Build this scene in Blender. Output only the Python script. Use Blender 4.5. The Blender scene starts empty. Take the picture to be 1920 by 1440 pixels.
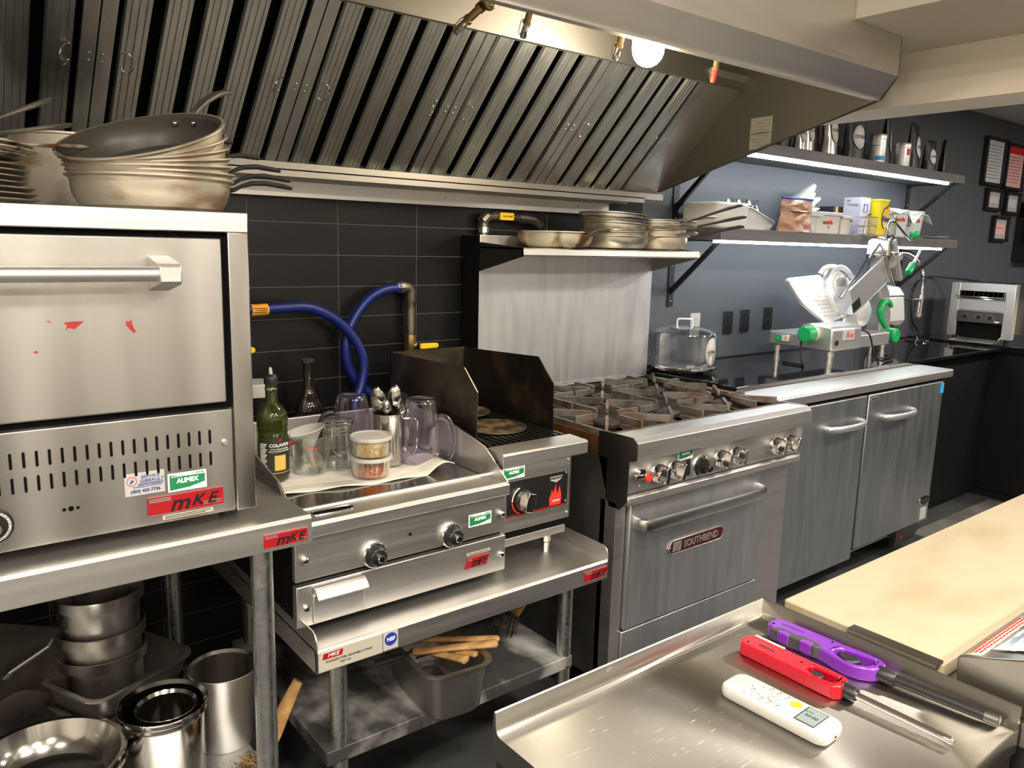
import bpy, bmesh, math, random
from mathutils import Vector, Matrix, Euler, noise
C = bpy.context.scene.collection
PI = math.pi
random.seed(7)
BASE = {}          # world offset of each root whose parts are written in room coordinates
rad = math.radians

def V(*a): return Vector(a)

# ---------------------------------------------------------------- materials
def nd(nt, t, **kw):
    n = nt.nodes.new(t)
    for k, v in kw.items():
        if k in n.inputs: n.inputs[k].default_value = v
        else: setattr(n, k, v)
    return n

def mat(name, col, rough=.5, metal=0., col2=None, nscale=6., lo=.45, hi=.6, stretch=(1, 1, 1), bump=0., bscale=80.,
        bstretch=(1, 1, 1), rvar=0., coat=0., trans=0., ior=1.45, emit=0., ecol=None, aniso=0., alpha=1., detail=4., spec=.5, sub=0., scratch=0):
    m = bpy.data.materials.new(name); m.use_nodes = True
    nt = m.node_tree; b = nt.nodes['Principled BSDF']; L = nt.links
    b.inputs['Base Color'].default_value = (*col, 1); b.inputs['Roughness'].default_value = rough
    b.inputs['Metallic'].default_value = metal; b.inputs['IOR'].default_value = ior
    b.inputs['Coat Weight'].default_value = coat; b.inputs['Transmission Weight'].default_value = trans
    b.inputs['Specular IOR Level'].default_value = spec; b.inputs['Alpha'].default_value = alpha
    b.inputs['Anisotropic'].default_value = aniso
    b.inputs['Subsurface Weight'].default_value = sub
    if emit:
        b.inputs['Emission Color'].default_value = (*(ecol or col), 1); b.inputs['Emission Strength'].default_value = emit
    tc = nd(nt, 'ShaderNodeTexCoord')
    def nz(scale, st, det=detail):
        mp = nd(nt, 'ShaderNodeMapping'); mp.inputs['Scale'].default_value = st
        L.new(tc.outputs['Object'], mp.inputs['Vector'])
        n = nd(nt, 'ShaderNodeTexNoise'); n.inputs['Scale'].default_value = scale; n.inputs['Detail'].default_value = det
        L.new(mp.outputs['Vector'], n.inputs['Vector']); return n.outputs['Fac']
    if col2:
        f = nz(nscale, stretch)
        r = nd(nt, 'ShaderNodeValToRGB'); r.color_ramp.elements[0].position = lo; r.color_ramp.elements[1].position = hi
        r.color_ramp.elements[0].color = (*col, 1); r.color_ramp.elements[1].color = (*col2, 1)
        L.new(f, r.inputs['Fac']); L.new(r.outputs['Color'], b.inputs['Base Color'])
    if scratch:
        # fine random scratches: thin bright threads in three directions
        acc = None
        tg = nd(nt, 'ShaderNodeTangent', direction_type='RADIAL', axis='Y'); L.new(tg.outputs[0], b.inputs['Tangent']); b.inputs['Anisotropic'].default_value = .8
        for ang_, sc_ in ((.5, 58), (-.7, 66), (1.9, 52)):
            mp = nd(nt, 'ShaderNodeMapping'); mp.inputs['Rotation'].default_value = (0, 0, ang_); mp.inputs['Scale'].default_value = (.55, 7, 1)
            L.new(tc.outputs['Object'], mp.inputs['Vector'])
            n = nd(nt, 'ShaderNodeTexNoise'); n.inputs['Scale'].default_value = sc_; n.inputs['Detail'].default_value = 3
            L.new(mp.outputs['Vector'], n.inputs['Vector'])
            r = nd(nt, 'ShaderNodeValToRGB'); r.color_ramp.elements[0].position = .69; r.color_ramp.elements[1].position = .78
            L.new(n.outputs['Fac'], r.inputs['Fac'])
            if acc is None: acc = r.outputs['Color']
            else:
                mx = nd(nt, 'ShaderNodeMix', data_type='RGBA', blend_type='ADD'); mx.inputs[0].default_value = 1
                L.new(acc, mx.inputs[6]); L.new(r.outputs['Color'], mx.inputs[7]); acc = mx.outputs[2]
        mr = nd(nt, 'ShaderNodeMapRange'); mr.inputs['To Min'].default_value = rough; mr.inputs['To Max'].default_value = .45
        L.new(acc, mr.inputs['Value']); L.new(mr.outputs['Result'], b.inputs['Roughness']); rvar = 0
        src = b.inputs['Base Color'].links[0].from_socket
        mx = nd(nt, 'ShaderNodeMix', data_type='RGBA'); L.new(acc, mx.inputs[0]); L.new(src, mx.inputs[6]); mx.inputs[7].default_value = (.55, .53, .48, 1)
        L.new(mx.outputs[2], b.inputs['Base Color'])
    if bump or rvar:
        f = nz(bscale, bstretch)
        if bump:
            bp = nd(nt, 'ShaderNodeBump'); bp.inputs['Strength'].default_value = bump; bp.inputs['Distance'].default_value = .002
            L.new(f, bp.inputs['Height']); L.new(bp.outputs['Normal'], b.inputs['Normal'])
        if rvar:
            mr = nd(nt, 'ShaderNodeMapRange'); mr.inputs['From Min'].default_value = .3; mr.inputs['From Max'].default_value = .7
            mr.inputs['To Min'].default_value = max(.02, rough - rvar); mr.inputs['To Max'].default_value = rough + rvar
            L.new(f, mr.inputs['Value']); L.new(mr.outputs['Result'], b.inputs['Roughness'])
    return m

def brick_mat(name, c1, mortar, bw, bh, off, ms, rough, ox, oz, bump=.3):
    m = bpy.data.materials.new(name); m.use_nodes = True; nt = m.node_tree; L = nt.links; b = nt.nodes['Principled BSDF']
    tc = nd(nt, 'ShaderNodeTexCoord'); sx = nd(nt, 'ShaderNodeSeparateXYZ'); cx = nd(nt, 'ShaderNodeCombineXYZ')
    L.new(tc.outputs['Object'], sx.inputs[0])
    for i, o in ((0, ox), (2, oz)):
        a = nd(nt, 'ShaderNodeMath', operation='SUBTRACT'); a.inputs[1].default_value = o
        L.new(sx.outputs[i], a.inputs[0]); L.new(a.outputs[0], cx.inputs[0 if i == 0 else 1])
    t = nd(nt, 'ShaderNodeTexBrick', offset=off, squash=1.)
    t.inputs['Scale'].default_value = 1; t.inputs['Brick Width'].default_value = bw; t.inputs['Row Height'].default_value = bh
    t.inputs['Mortar Size'].default_value = ms; t.inputs['Mortar Smooth'].default_value = .2
    t.inputs['Color1'].default_value = (*c1, 1); t.inputs['Color2'].default_value = (*[c * 1.35 for c in c1], 1); t.inputs['Mortar'].default_value = (*mortar, 1)
    L.new(cx.outputs[0], t.inputs['Vector']); L.new(t.outputs['Color'], b.inputs['Base Color'])
    bp = nd(nt, 'ShaderNodeBump'); bp.inputs['Strength'].default_value = bump; bp.inputs['Distance'].default_value = .002; bp.invert = True
    L.new(t.outputs['Fac'], bp.inputs['Height']); L.new(bp.outputs['Normal'], b.inputs['Normal'])
    b.inputs['Roughness'].default_value = rough; b.inputs['Specular IOR Level'].default_value = .3
    return m

def glass_mat(name, tint=(1, 1, 1), rough=.02, mixf=.25, ior=1.45):
    # thin-walled clear plastic or glass: a share of reflection over a see-through body
    m = bpy.data.materials.new(name); m.use_nodes = True; nt = m.node_tree; L = nt.links
    nt.nodes.remove(nt.nodes['Principled BSDF']); out = nt.nodes['Material Output']
    tr = nd(nt, 'ShaderNodeBsdfTransparent'); tr.inputs[0].default_value = (*tint, 1)
    gl = nd(nt, 'ShaderNodeBsdfGlossy'); gl.inputs['Roughness'].default_value = rough; gl.inputs[0].default_value = (1, 1, 1, 1)
    lw = nd(nt, 'ShaderNodeLayerWeight'); lw.inputs[0].default_value = mixf
    mx = nd(nt, 'ShaderNodeMixShader')
    L.new(lw.outputs['Facing'], mx.inputs[0]); L.new(tr.outputs[0], mx.inputs[1]); L.new(gl.outputs[0], mx.inputs[2])
    L.new(mx.outputs[0], out.inputs[0])
    return m

M = {}
ST = (.74, .72, .69)
M['steel'] = mat('brushed_steel', ST, .41, 1, col2=(.68, .665, .635), nscale=3, lo=.3, hi=.75, stretch=(.5, 1.5, 5), bscale=9, bstretch=(.3, 2, 6), rvar=.03, detail=2)
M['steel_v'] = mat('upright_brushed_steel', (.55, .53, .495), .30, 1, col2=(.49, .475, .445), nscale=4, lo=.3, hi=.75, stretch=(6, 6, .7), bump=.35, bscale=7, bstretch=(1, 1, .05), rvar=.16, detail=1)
M['steel_cool'] = mat('grey_brushed_steel', (.70, .705, .71), .43, 1, col2=(.63, .635, .64), nscale=4, stretch=(5, 5, .6), bscale=8, bstretch=(4, 1, .5), rvar=.03, detail=2)
M['satin'] = mat('satin_chrome', (.80, .785, .76), .26, 1)
M['fridge'] = mat('cool_fridge_steel', (.50, .525, .54), .42, 1, col2=(.45, .475, .49), nscale=4, stretch=(5, 5, .6), bscale=8, bstretch=(4, 1, .5), rvar=.03, detail=2)
M['steel_dull'] = mat('dull_steel', (.42, .405, .37), .42, 1, col2=(.30, .285, .26), nscale=5, lo=.4, hi=.75, rvar=.04, bscale=8, detail=2)
M['steel_table'] = mat('scratched_steel', (.44, .42, .38), .30, 1, scratch=1, col2=(.39, .375, .34), nscale=7, lo=.35, hi=.7, bscale=14, rvar=.04, detail=5)
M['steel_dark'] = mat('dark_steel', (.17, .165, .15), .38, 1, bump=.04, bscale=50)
M['chrome'] = mat('chrome', (.78, .77, .75), .09, 1)
M['polish'] = mat('polished_steel', (.46, .445, .415), .15, 1, bump=.03, bscale=30)
M['galv'] = mat('galvanised_steel', (.58, .60, .585), .40, 1, col2=(.50, .52, .51), nscale=18, lo=.4, hi=.65, stretch=(2.2, .5, .5), bscale=40, bstretch=(2, .3, .3), rvar=.05)
M['galv_leg'] = mat('galvanised_pipe', (.56, .57, .55), .33, 1, col2=(.49, .50, .485), nscale=14, bump=.04, rvar=.08)
M['alu'] = mat('cast_aluminium', (.62, .62, .62), .38, .85, bump=.03, bscale=120)
M['alu_white'] = mat('bright_anodised_aluminium', (.78, .79, .80), .33, .55)
M['pan_out'] = mat('stained_aluminium', (.48, .43, .345), .45, .7, col2=(.22, .115, .03), nscale=7, lo=.50, hi=.70, stretch=(1, 1, 2.6), bump=.05)
M['pan_in'] = mat('worn_nonstick', (.05, .045, .036), .4, .1, bump=.05)
M['pan_steel'] = mat('used_pan_steel', (.50, .475, .41), .32, .95, col2=(.30, .25, .17), nscale=6, lo=.5, hi=.8, bump=.03)
M['rust_pan'] = mat('rust_streaked_pan', (.60, .55, .43), .45, .6, col2=(.13, .045, .015), nscale=7, lo=.48, hi=.56, stretch=(1, 1, .45), bump=.05)
M['plate_metal'] = mat('oven_worn_aluminium', (.44, .40, .33), .5, .65, col2=(.07, .055, .04), nscale=14, lo=.56, hi=.64, stretch=(1, 1, 3))
M['black'] = mat('black_plastic', (.012, .012, .012), .38)
M['black_rubber'] = mat('black_rubber', (.018, .018, .018), .65)
M['black_gloss'] = mat('black_glass_slab', (.006, .006, .007), .06, coat=.5)
M['black_paint'] = mat('black_painted_panel', (.007, .007, .007), .55, spec=.15)
M['bracket'] = mat('black_powdercoat', (.010, .010, .012), .45)
M['shelfwood'] = mat('dark_grey_laminate', (.13, .125, .128), .5, col2=(.10, .096, .10), nscale=5, stretch=(.4, 1, 3))
M['hole'] = mat('dark_opening', (.004, .004, .004), .9, spec=.1)
M['iron'] = mat('cast_iron', (.028, .025, .022), .6, .3, col2=(.08, .07, .06), nscale=24, lo=.45, hi=.72, bump=.25, bscale=130)
M['grate_iron'] = mat('worn_grate_iron', (.16, .145, .125), .5, .45, col2=(.055, .045, .038), nscale=16, lo=.42, hi=.66)
M['grate_rust'] = mat('rusty_grate_iron', (.17, .15, .13), .5, .4, col2=(.115, .06, .032), nscale=14, lo=.45, hi=.66)
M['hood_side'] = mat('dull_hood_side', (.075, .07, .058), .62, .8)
M['iron_rust'] = mat('rusted_iron', (.035, .027, .022), .7, .2, col2=(.20, .08, .03), nscale=11, lo=.50, hi=.70, bump=.3, bscale=90)
M['soot'] = mat('heat_blackened_steel', (.028, .024, .02), .36, .75, col2=(.13, .075, .038), nscale=6, lo=.53, hi=.75, stretch=(1, 1, 1), bump=.1, bscale=40, rvar=.1)
M['soot_tan'] = mat('heat_tinted_steel', (.26, .215, .155), .34, .9, col2=(.07, .054, .038), nscale=5, lo=.42, hi=.66, bump=.06, bscale=40)
M['grill'] = mat('greasy_grill_iron', (.02, .018, .016), .32, .3, bump=.2, bscale=120)
M['stoneplate'] = mat('scorched_plate', (.20, .13, .06), .5, .2, col2=(.035, .026, .018), nscale=16, lo=.40, hi=.58, bump=.2, bscale=60)
M['blue'] = mat('blue_hose', (.005, .014, .135), .4)
M['yellow'] = mat('yellow_vinyl', (.85, .52, .01), .4)
M['orange_tag'] = mat('orange_tag', (.85, .38, .02), .5)
M['brass'] = mat('brass', (.52, .38, .17), .28, 1)
M['pipe'] = mat('old_pipe', (.22, .20, .165), .42, .85, col2=(.10, .085, .06), nscale=14)
M['red'] = mat('red_enamel', (.34, .007, .012), .38)
M['red_sticker'] = mat('red_sticker_residue', (.36, .022, .02), .6)
M['red_plastic'] = mat('red_plastic', (.42, .003, .016), .32, coat=.1)
M['purple'] = mat('purple_plastic', (.165, .024, .34), .3, coat=.15)
M['grey_rubber'] = mat('dark_grey_grip', (.05, .045, .05), .6)
M['white'] = mat('white_plastic', (.45, .44, .415), .38)
M['white_dull'] = mat('white_paper', (.80, .79, .76), .7)
M['cream'] = mat('cream_plastic', (.72, .69, .60), .45)
M['foam'] = mat('white_foam', (.64, .63, .595), .8, bump=.1, bscale=200)
M['tub'] = mat('pale_beige_tub', (.54, .51, .45), .45)
M['pail'] = mat('cool_white_pail', (.60, .62, .62), .4)
M['green'] = mat('green_plastic', (.01, .33, .09), .33)
M['green_label'] = mat('green_label', (.012, .20, .07), .45)
M['orange_btn'] = mat('orange_button', (.90, .42, .01), .4)
M['lcd'] = mat('grey_screen', (.20, .25, .24), .3)
M['ink'] = mat('black_ink', (.015, .015, .015), .6)
M['ink_blue'] = mat('blue_ink', (.02, .03, .30), .5)
M['ink_red'] = mat('red_ink', (.62, .02, .02), .5)
M['ink_white'] = mat('white_ink', (.85, .84, .80), .5)
M['silverink'] = mat('silver_letters', (.62, .60, .56), .3, .8)
M['darkletters'] = mat('black_letters', (.03, .027, .025), .35, .5)
M['hood_inner'] = mat('satin_hood_steel', (.34, .325, .30), .5, 1)
M['data_plate'] = mat('dull_data_plate', (.17, .165, .13), .5)
M['added_dark'] = mat('added_dark_panel', (.14, .13, .115), .6)
M['label_cream'] = mat('cream_label', (.44, .41, .33), .55)
M['wood'] = mat('bare_wood', (.42, .24, .085), .55, col2=(.26, .135, .045), nscale=9, lo=.35, hi=.7, stretch=(1, 6, 6), bump=.05)
M['bristle'] = mat('tan_bristles', (.30, .21, .09), .8, col2=(.10, .065, .03), nscale=60)
M['foil'] = mat('crumpled_foil', (.70, .68, .64), .22, 1, bump=.9, bscale=45)
M['wrap'] = mat('cling_wrap', (.70, .70, .68), .2, .35, bump=.9, bscale=55)
M['board'] = mat('worn_cutting_board', (.40, .34, .23), .55, col2=(.30, .225, .115), nscale=5, lo=.50, hi=.82, stretch=(.7, 1.5, 1), bump=.08, bscale=160, detail=8)
M['cloth'] = mat('off_white_towel', (.66, .63, .56), .9, bump=.35, bscale=220)
M['flour'] = mat('floury_steel_shelf', (.055, .055, .052), .5, .2, col2=(.42, .41, .385), nscale=6, lo=.46, hi=.64, stretch=(1, .6, 1), bump=.1, detail=9)
M['floor'] = mat('dark_vinyl_floor', (.04, .043, .045), .42, col2=(.075, .078, .08), nscale=3, lo=.3, hi=.8, bump=.05, bscale=40, detail=8)
M['mat_floor'] = mat('pale_floor_tile', (.17, .16, .145), .5, col2=(.11, .105, .095), nscale=4, bump=.05)
M['aisle_wall'] = mat('brown_grey_wall', (.80, .755, .68), .7)
M['cream_wall'] = mat('cream_plaster', (.76, .69, .57), .8, bump=.04, bscale=90)
M['white_wall'] = mat('white_plaster', (.56, .55, .54), .8, bump=.04, bscale=90)
M['ceil'] = mat('ceiling_paint', (.50, .455, .375), .85, bump=.03, bscale=90)
M['navy'] = mat('slate_navy_paint', (.074, .081, .093), .5, bump=.04, bscale=70)
M['tile'] = brick_mat('black_wall_tile', (.0055, .0055, .006), (.07, .067, .064), .3048, .1035, 0, .0014, .30, 1.19, 1.4435)
M['led'] = mat('led_strip', (1, 1, 1), .5, emit=40, ecol=(.88, .95, 1.))
M['bulb'] = mat('lit_globe', (1, .95, .85), .3, emit=60, ecol=(1, .88, .68))
M['glass'] = glass_mat('clear_glass', (.93, .95, .93), .02, .30)
M['acrylic'] = glass_mat('clear_acrylic', (.95, .96, .97), .03, .28)
M['lilac'] = glass_mat('lilac_clear_plastic', (.80, .76, .86), .10, .48)
M['frost'] = mat('frosted_plastic', (.70, .68, .62), .4, alpha=.45)
M['deli'] = glass_mat('cloudy_clear_plastic', (.95, .94, .90), .12, .30)
M['smoke'] = glass_mat('bag_plastic', (.80, .82, .90), .1, .35)
M['bottle_green'] = mat('dark_green_glass', (.045, .06, .006), .06, trans=.55, coat=.6)
M['bottle_brown'] = mat('near_black_glass', (.012, .008, .005), .06, trans=.2, coat=.6)
M['bottle_label'] = mat('dark_label', (.020, .024, .010), .5)
M['gold'] = mat('gold_print', (.62, .42, .09), .45)
M['grain'] = mat('tan_grains', (.62, .47, .24), .8, col2=(.44, .31, .14), nscale=120, bump=.5, bscale=260)
M['chili'] = mat('red_brown_flakes', (.55, .20, .08), .8, col2=(.36, .09, .035), nscale=140, bump=.5, bscale=260)
M['cocoa'] = mat('cocoa_powder_bag', (.33, .17, .10), .4, col2=(.42, .24, .16), nscale=9, bump=.3, bscale=25)
M['can_yellow'] = mat('yellow_can', (.74, .60, .008), .4)
M['brown'] = mat('brown_print', (.09, .035, .01), .5)
M['orange'] = mat('orange_print', (.85, .36, .02), .5)
M['coffee'] = mat('matt_black_pouch', (.013, .012, .012), .42, bump=.15, bscale=18)
M['coffee_silver'] = mat('silver_pouch', (.50, .47, .44), .25, .9, bump=.35, bscale=20)
M['lavender_box'] = mat('lavender_carton', (.55, .54, .66), .6)
M['tea_dark'] = mat('dark_carton', (.035, .035, .05), .5)
M['tea_orange'] = mat('orange_band', (.70, .34, .06), .5)
M['tea_green'] = mat('green_band', (.18, .55, .05), .5)
M['tea_violet'] = mat('violet_band', (.38, .30, .72), .5)
M['pouch'] = mat('pale_sachet', (.60, .63, .60), .45)
M['pink_paper'] = mat('pink_form', (.80, .42, .40), .7)
M['blue_label'] = mat('blue_sticker', (.03, .34, .68), .5)
M['maroon'] = mat('maroon_enamel', (.07, .012, .018), .3, .3)
M['film'] = mat('plastic_film', (.20, .25, .30), .12, .2, col2=(.62, .66, .68), nscale=9, lo=.5, hi=.7, bump=.6, bscale=25)
M['toaster_panel'] = mat('charcoal_panel', (.06, .057, .055), .45)
M['redknob'] = mat('red_lever_cap', (.75, .05, .03), .4)
M['rubber_cord'] = mat('black_cord', (.008, .008, .008), .5)
M['heat_orange'] = mat('burnt_orange_panel', (.16, .055, .015), .5, .4, col2=(.03, .02, .015), nscale=6, lo=.4, hi=.62)

# ---------------------------------------------------------------- mesh collector
class G:
    def __init__(s): s.bm = bmesh.new(); s.mi = 0
    def f(s, vs):
        try:
            fc = s.bm.faces.new(vs); fc.material_index = s.mi; return fc
        except ValueError: return None
    def v(s, p): return s.bm.verts.new(p)
    def quad(s, *pts): s.f([s.v(p) for p in pts]); return s
    def box(s, x0, x1, y0, y1, z0, z1, T=None):
        P = [V(x, y, z) for z in (z0, z1) for x, y in ((x0, y0), (x1, y0), (x1, y1), (x0, y1))]
        if T: P = [T @ p for p in P]
        v = [s.v(p) for p in P]
        for q in ((3, 2, 1, 0), (4, 5, 6, 7), (0, 1, 5, 4), (1, 2, 6, 5), (2, 3, 7, 6), (3, 0, 4, 7)): s.f([v[i] for i in q])
        return s
    def rbox(s, x0, x1, y0, y1, z0, z1, r=.01, n=4, T=None, taper=0.):
        r = min(r, (x1 - x0) / 2 - 1e-4, (y1 - y0) / 2 - 1e-4)
        pts = []
        for cx, cy, a in ((x1 - r, y1 - r, 0), (x0 + r, y1 - r, PI / 2), (x0 + r, y0 + r, PI), (x1 - r, y0 + r, 1.5 * PI)):
            for i in range(n + 1):
                t = a + PI / 2 * i / n; pts.append((cx + r * math.cos(t), cy + r * math.sin(t)))
        mx, my = (x0 + x1) / 2, (y0 + y1) / 2
        s.loft([[V(mx + (x - mx) * (1 - taper), my + (y - my) * (1 - taper), z0) for x, y in pts], [V(x, y, z1) for x, y in pts]], T=T)
        return s
    def loft(s, rings, caps=True, closed=True, T=None):
        R = [[s.v(T @ V(*p) if T else p) for p in r] for r in rings]
        n = len(R[0])
        for a, b in zip(R, R[1:]):
            for i in range(n if closed else n - 1):
                j = (i + 1) % n; s.f([a[i], a[j], b[j], b[i]])
        if caps: s.f(R[0][::-1]); s.f(R[-1])
        return s
    def prism(s, pts, a, b, axis='y', T=None):
        # 2D outline: axis y -> (x,z), axis x -> (y,z), axis z -> (x,y)
        def q(u, w, t): return {'y': V(u, t, w), 'x': V(t, u, w), 'z': V(u, w, t)}[axis]
        s.loft([[q(u, w, a) for u, w in pts], [q(u, w, b) for u, w in pts]], T=T)
        return s
    def lathe(s, prof, c=(0, 0, 0), n=40, T=None, a0=0., a1=2 * PI, sx=1., sy=1.):
        full = abs(a1 - a0 - 2 * PI) < 1e-6
        c = V(*c); cols = []
        m = n if full else n + 1
        for r, z in prof:
            if r < 1e-6:
                p = c + V(0, 0, z); cols.append([s.v(T @ p if T else p)] * m); continue
            row = []
            for i in range(m):
                t = a0 + (a1 - a0) * i / n; p = c + V(r * math.cos(t) * sx, r * math.sin(t) * sy, z)
                row.append(s.v(T @ p if T else p))
            cols.append(row)
        for a, b in zip(cols, cols[1:]):
            for i in range(n):
                j = (i + 1) % m
                q = [a[i], a[j], b[j], b[i]]; u = []
                for x in q:
                    if x not in u: u.append(x)
                if len(u) > 2: s.f(u)
        return s
    def cyl(s, p0, p1, r0, r1=None, n=20, T=None):
        p0, p1 = V(*p0), V(*p1)
        return s.tube([p0, p1], [r0, r0 if r1 is None else r1], n, T=T)
    def tube(s, pts, r, n=10, closed=False, T=None, flat=1., caps=True):
        P = [V(*p) for p in pts]; k = len(P)
        rs = r if isinstance(r, (list, tuple)) else [r] * k
        up = None; rings = []
        for i in range(k):
            a = P[i - 1] if (i or closed) else P[i]; b = P[(i + 1) % k] if (i < k - 1 or closed) else P[i]
            d = (b - a).normalized()
            if up is None:
                up = V(0, 0, 1) if abs(d.z) < .9 else V(1, 0, 0)
            x = d.cross(up); x = x.normalized() if x.length > 1e-6 else V(1, 0, 0)
            up = x.cross(d).normalized()
            rings.append([P[i] + rs[i] * (math.cos(2 * PI * j / n) * x + flat * math.sin(2 * PI * j / n) * up) for j in range(n)])
        if closed: rings.append(rings[0]); caps = False
        s.loft(rings, caps=caps, T=T)
        return s
    def ball(s, c, r, n=16, T=None, sx=1, sy=1, sz=1):
        pr = [(max(0, r * math.sin(PI * i / n)), -r * math.cos(PI * i / n) * sz) for i in range(n + 1)]
        pr[0] = (0, pr[0][1]); pr[-1] = (0, pr[-1][1])
        return s.lathe(pr, c, n * 2, T, sx=sx, sy=sy)
    def sheet(s, fn, nu, nv, th=0.):
        R = [[s.v(fn(i / nu, j / nv)) for j in range(nv + 1)] for i in range(nu + 1)]
        for i in range(nu):
            for j in range(nv): s.f([R[i][j], R[i + 1][j], R[i + 1][j + 1], R[i][j + 1]])
        return s
    def build(s, name, m, parent=None, at=None, bev=0., seg=2, sub=0, solid=0., ang=35, T=None, smooth=True):
        bm = s.bm
        bmesh.ops.remove_doubles(bm, verts=bm.verts, dist=1e-6)
        bmesh.ops.recalc_face_normals(bm, faces=bm.faces)
        if T is not None: bm.transform(T)
        off = None
        if at is not None: off = V(*at)
        elif parent is not None and parent.name in BASE: off = BASE[parent.name]
        if off is not None: bmesh.ops.translate(bm, verts=bm.verts, vec=-off)
        me = bpy.data.meshes.new(name); bm.to_mesh(me); bm.free()
        ms = m if isinstance(m, (list, tuple)) else [m]
        for x in ms: me.materials.append(M[x] if isinstance(x, str) else x)
        o = bpy.data.objects.new(name, me); C.objects.link(o)
        if smooth:
            me.shade_smooth(); me.set_sharp_from_angle(angle=rad(ang))
        if at is not None and parent is None: o.location = at
        if parent is not None:
            o.parent = parent
            if parent.name in BASE: BASE[o.name] = BASE[parent.name]
        if at is not None and parent is None: BASE[o.name] = V(*at)
        if solid:
            d = o.modifiers.new('solid', 'SOLIDIFY'); d.thickness = solid; d.offset = 0
        if bev:
            d = o.modifiers.new('bevel', 'BEVEL'); d.width = bev; d.segments = seg; d.limit_method = 'ANGLE'; d.angle_limit = rad(40); d.harden_normals = False
        if sub:
            d = o.modifiers.new('sub', 'SUBSURF'); d.levels = sub; d.render_levels = sub
        return o

def tag(o, label, cat, group=None):
    o['label'] = label; o['category'] = cat
    if group: o['group'] = group
    return o

def thing(name, label, cat, loc=(0, 0, 0), rot=None, group=None, room=True):
    # an Empty at the thing's base; room=True: its parts are written in room coordinates
    o = bpy.data.objects.new(name, None); C.objects.link(o); o.location = loc; o.empty_display_size = .05
    if rot is not None: o.rotation_euler = rot
    tag(o, label, cat, group)
    if room: BASE[o.name] = V(*loc)
    return o

def struct(g, name, m, **kw):
    o = g.build(name, m, **kw); o['kind'] = 'structure'; return o

def dup(root, loc, rot=None, label=None, group=None):
    r = root.copy(); C.objects.link(r); r.location = loc
    if rot is not None: r.rotation_euler = rot
    if label: r['label'] = label
    if group: r['group'] = group
    for ch in list(root.children):
        c = ch.copy(); C.objects.link(c); c.parent = r
        for gc in ch.children:
            d = gc.copy(); C.objects.link(d); d.parent = c
    return r

FRONT = Matrix(((1, 0, 0), (0, 0, -1), (0, 1, 0)))      # lettering that reads from the room (faces -y)
LEFTF = Matrix(((0, 0, -1), (-1, 0, 0), (0, 1, 0)))     # faces -x
UPF = Matrix.Identity(3)

def text(name, body, size, pos, m, parent, face=FRONT, shear=0., bold=0., ext=.0004, al='CENTER', sx=1., rot=0.):
    cu = bpy.data.curves.new(name, 'FONT'); cu.body = body; cu.size = size; cu.align_x = al; cu.align_y = 'CENTER'
    cu.shear = shear; cu.offset = bold; cu.extrude = ext; cu.resolution_u = 3
    tmp = bpy.data.objects.new(name, cu)
    me = bpy.data.meshes.new_from_object(tmp)
    bpy.data.objects.remove(tmp); bpy.data.curves.remove(cu)
    off = BASE.get(parent.name, V(0, 0, 0)) if parent else V(0, 0, 0)
    T = Matrix.Translation(V(*pos) - off) @ face.to_4x4() @ Matrix.Rotation(rot, 4, 'Z') @ Matrix.Diagonal((sx, 1, 1, 1))
    me.transform(T); me.name = name; me.materials.clear(); me.materials.append(M[m])
    o = bpy.data.objects.new(name, me); C.objects.link(o); o.parent = parent
    if parent and parent.name in BASE: BASE[o.name] = BASE[parent.name]
    return o

def arc(cx, cy, r, a0, a1, n):
    return [(cx + r * math.cos(a0 + (a1 - a0) * i / n), cy + r * math.sin(a0 + (a1 - a0) * i / n)) for i in range(n + 1)]

def bez(p0, p1, p2, p3, n=14):
    p0, p1, p2, p3 = V(*p0), V(*p1), V(*p2), V(*p3); out = []
    for i in range(n + 1):
        t = i / n; out.append((1 - t) ** 3 * p0 + 3 * (1 - t) ** 2 * t * p1 + 3 * (1 - t) * t * t * p2 + t ** 3 * p3)
    return out

def spline(pts, n=8):
    P = [V(*p) for p in pts]; P = [2 * P[0] - P[1]] + P + [2 * P[-1] - P[-2]]; out = []
    for i in range(1, len(P) - 2):
        a, b, c, d = P[i - 1:i + 3]
        for k in range(n):
            t = k / n
            out.append(.5 * ((2 * b) + (c - a) * t + (2 * a - 5 * b + 4 * c - d) * t * t + (3 * b - a - 3 * c + d) * t ** 3))
    out.append(P[-2]); return out
# ---------------------------------------------------------------- room shell
WY = 2.47
struct(G().box(-2.6, 9, -3.2, 3.0, -.06, 0), 'floor', 'floor')
struct(G().box(-2.6, 2.66, WY, WY + .1, 0, 2.75), 'wall_back', 'tile')
struct(G().box(2.66, 9, WY, WY + .1, 0, 2.75), 'wall_back_painted', 'navy')
struct(G().box(-2.7, -2.6, -3.2, WY + .1, 0, 2.9), 'wall_left', 'aisle_wall')
struct(G().box(-2.7, 9, -3.3, -3.2, 0, 2.9), 'wall_front', 'aisle_wall')
struct(G().box(9, 9.1, -3.3, WY + .1, 0, 2.9), 'wall_right', 'navy')
struct(G().box(-2.6, 2.30, -3.2, WY, 2.62, 2.7), 'ceiling', 'ceil')
struct(G().box(2.30, 2.81, -3.2, WY, 2.173, 2.7), 'ceiling_soffit', 'ceil')
struct(G().box(2.81, 3.03, -3.2, WY, 2.0, 2.7), 'ceiling_beam', 'cream_wall')
struct(G().box(3.03, 9, -3.2, WY, 2.452, 2.7), 'ceiling_far', 'white_wall')
struct(G().box(4.25, 5.27, .9, 1.86, 0, .003), 'floor_far', 'mat_floor')

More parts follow.
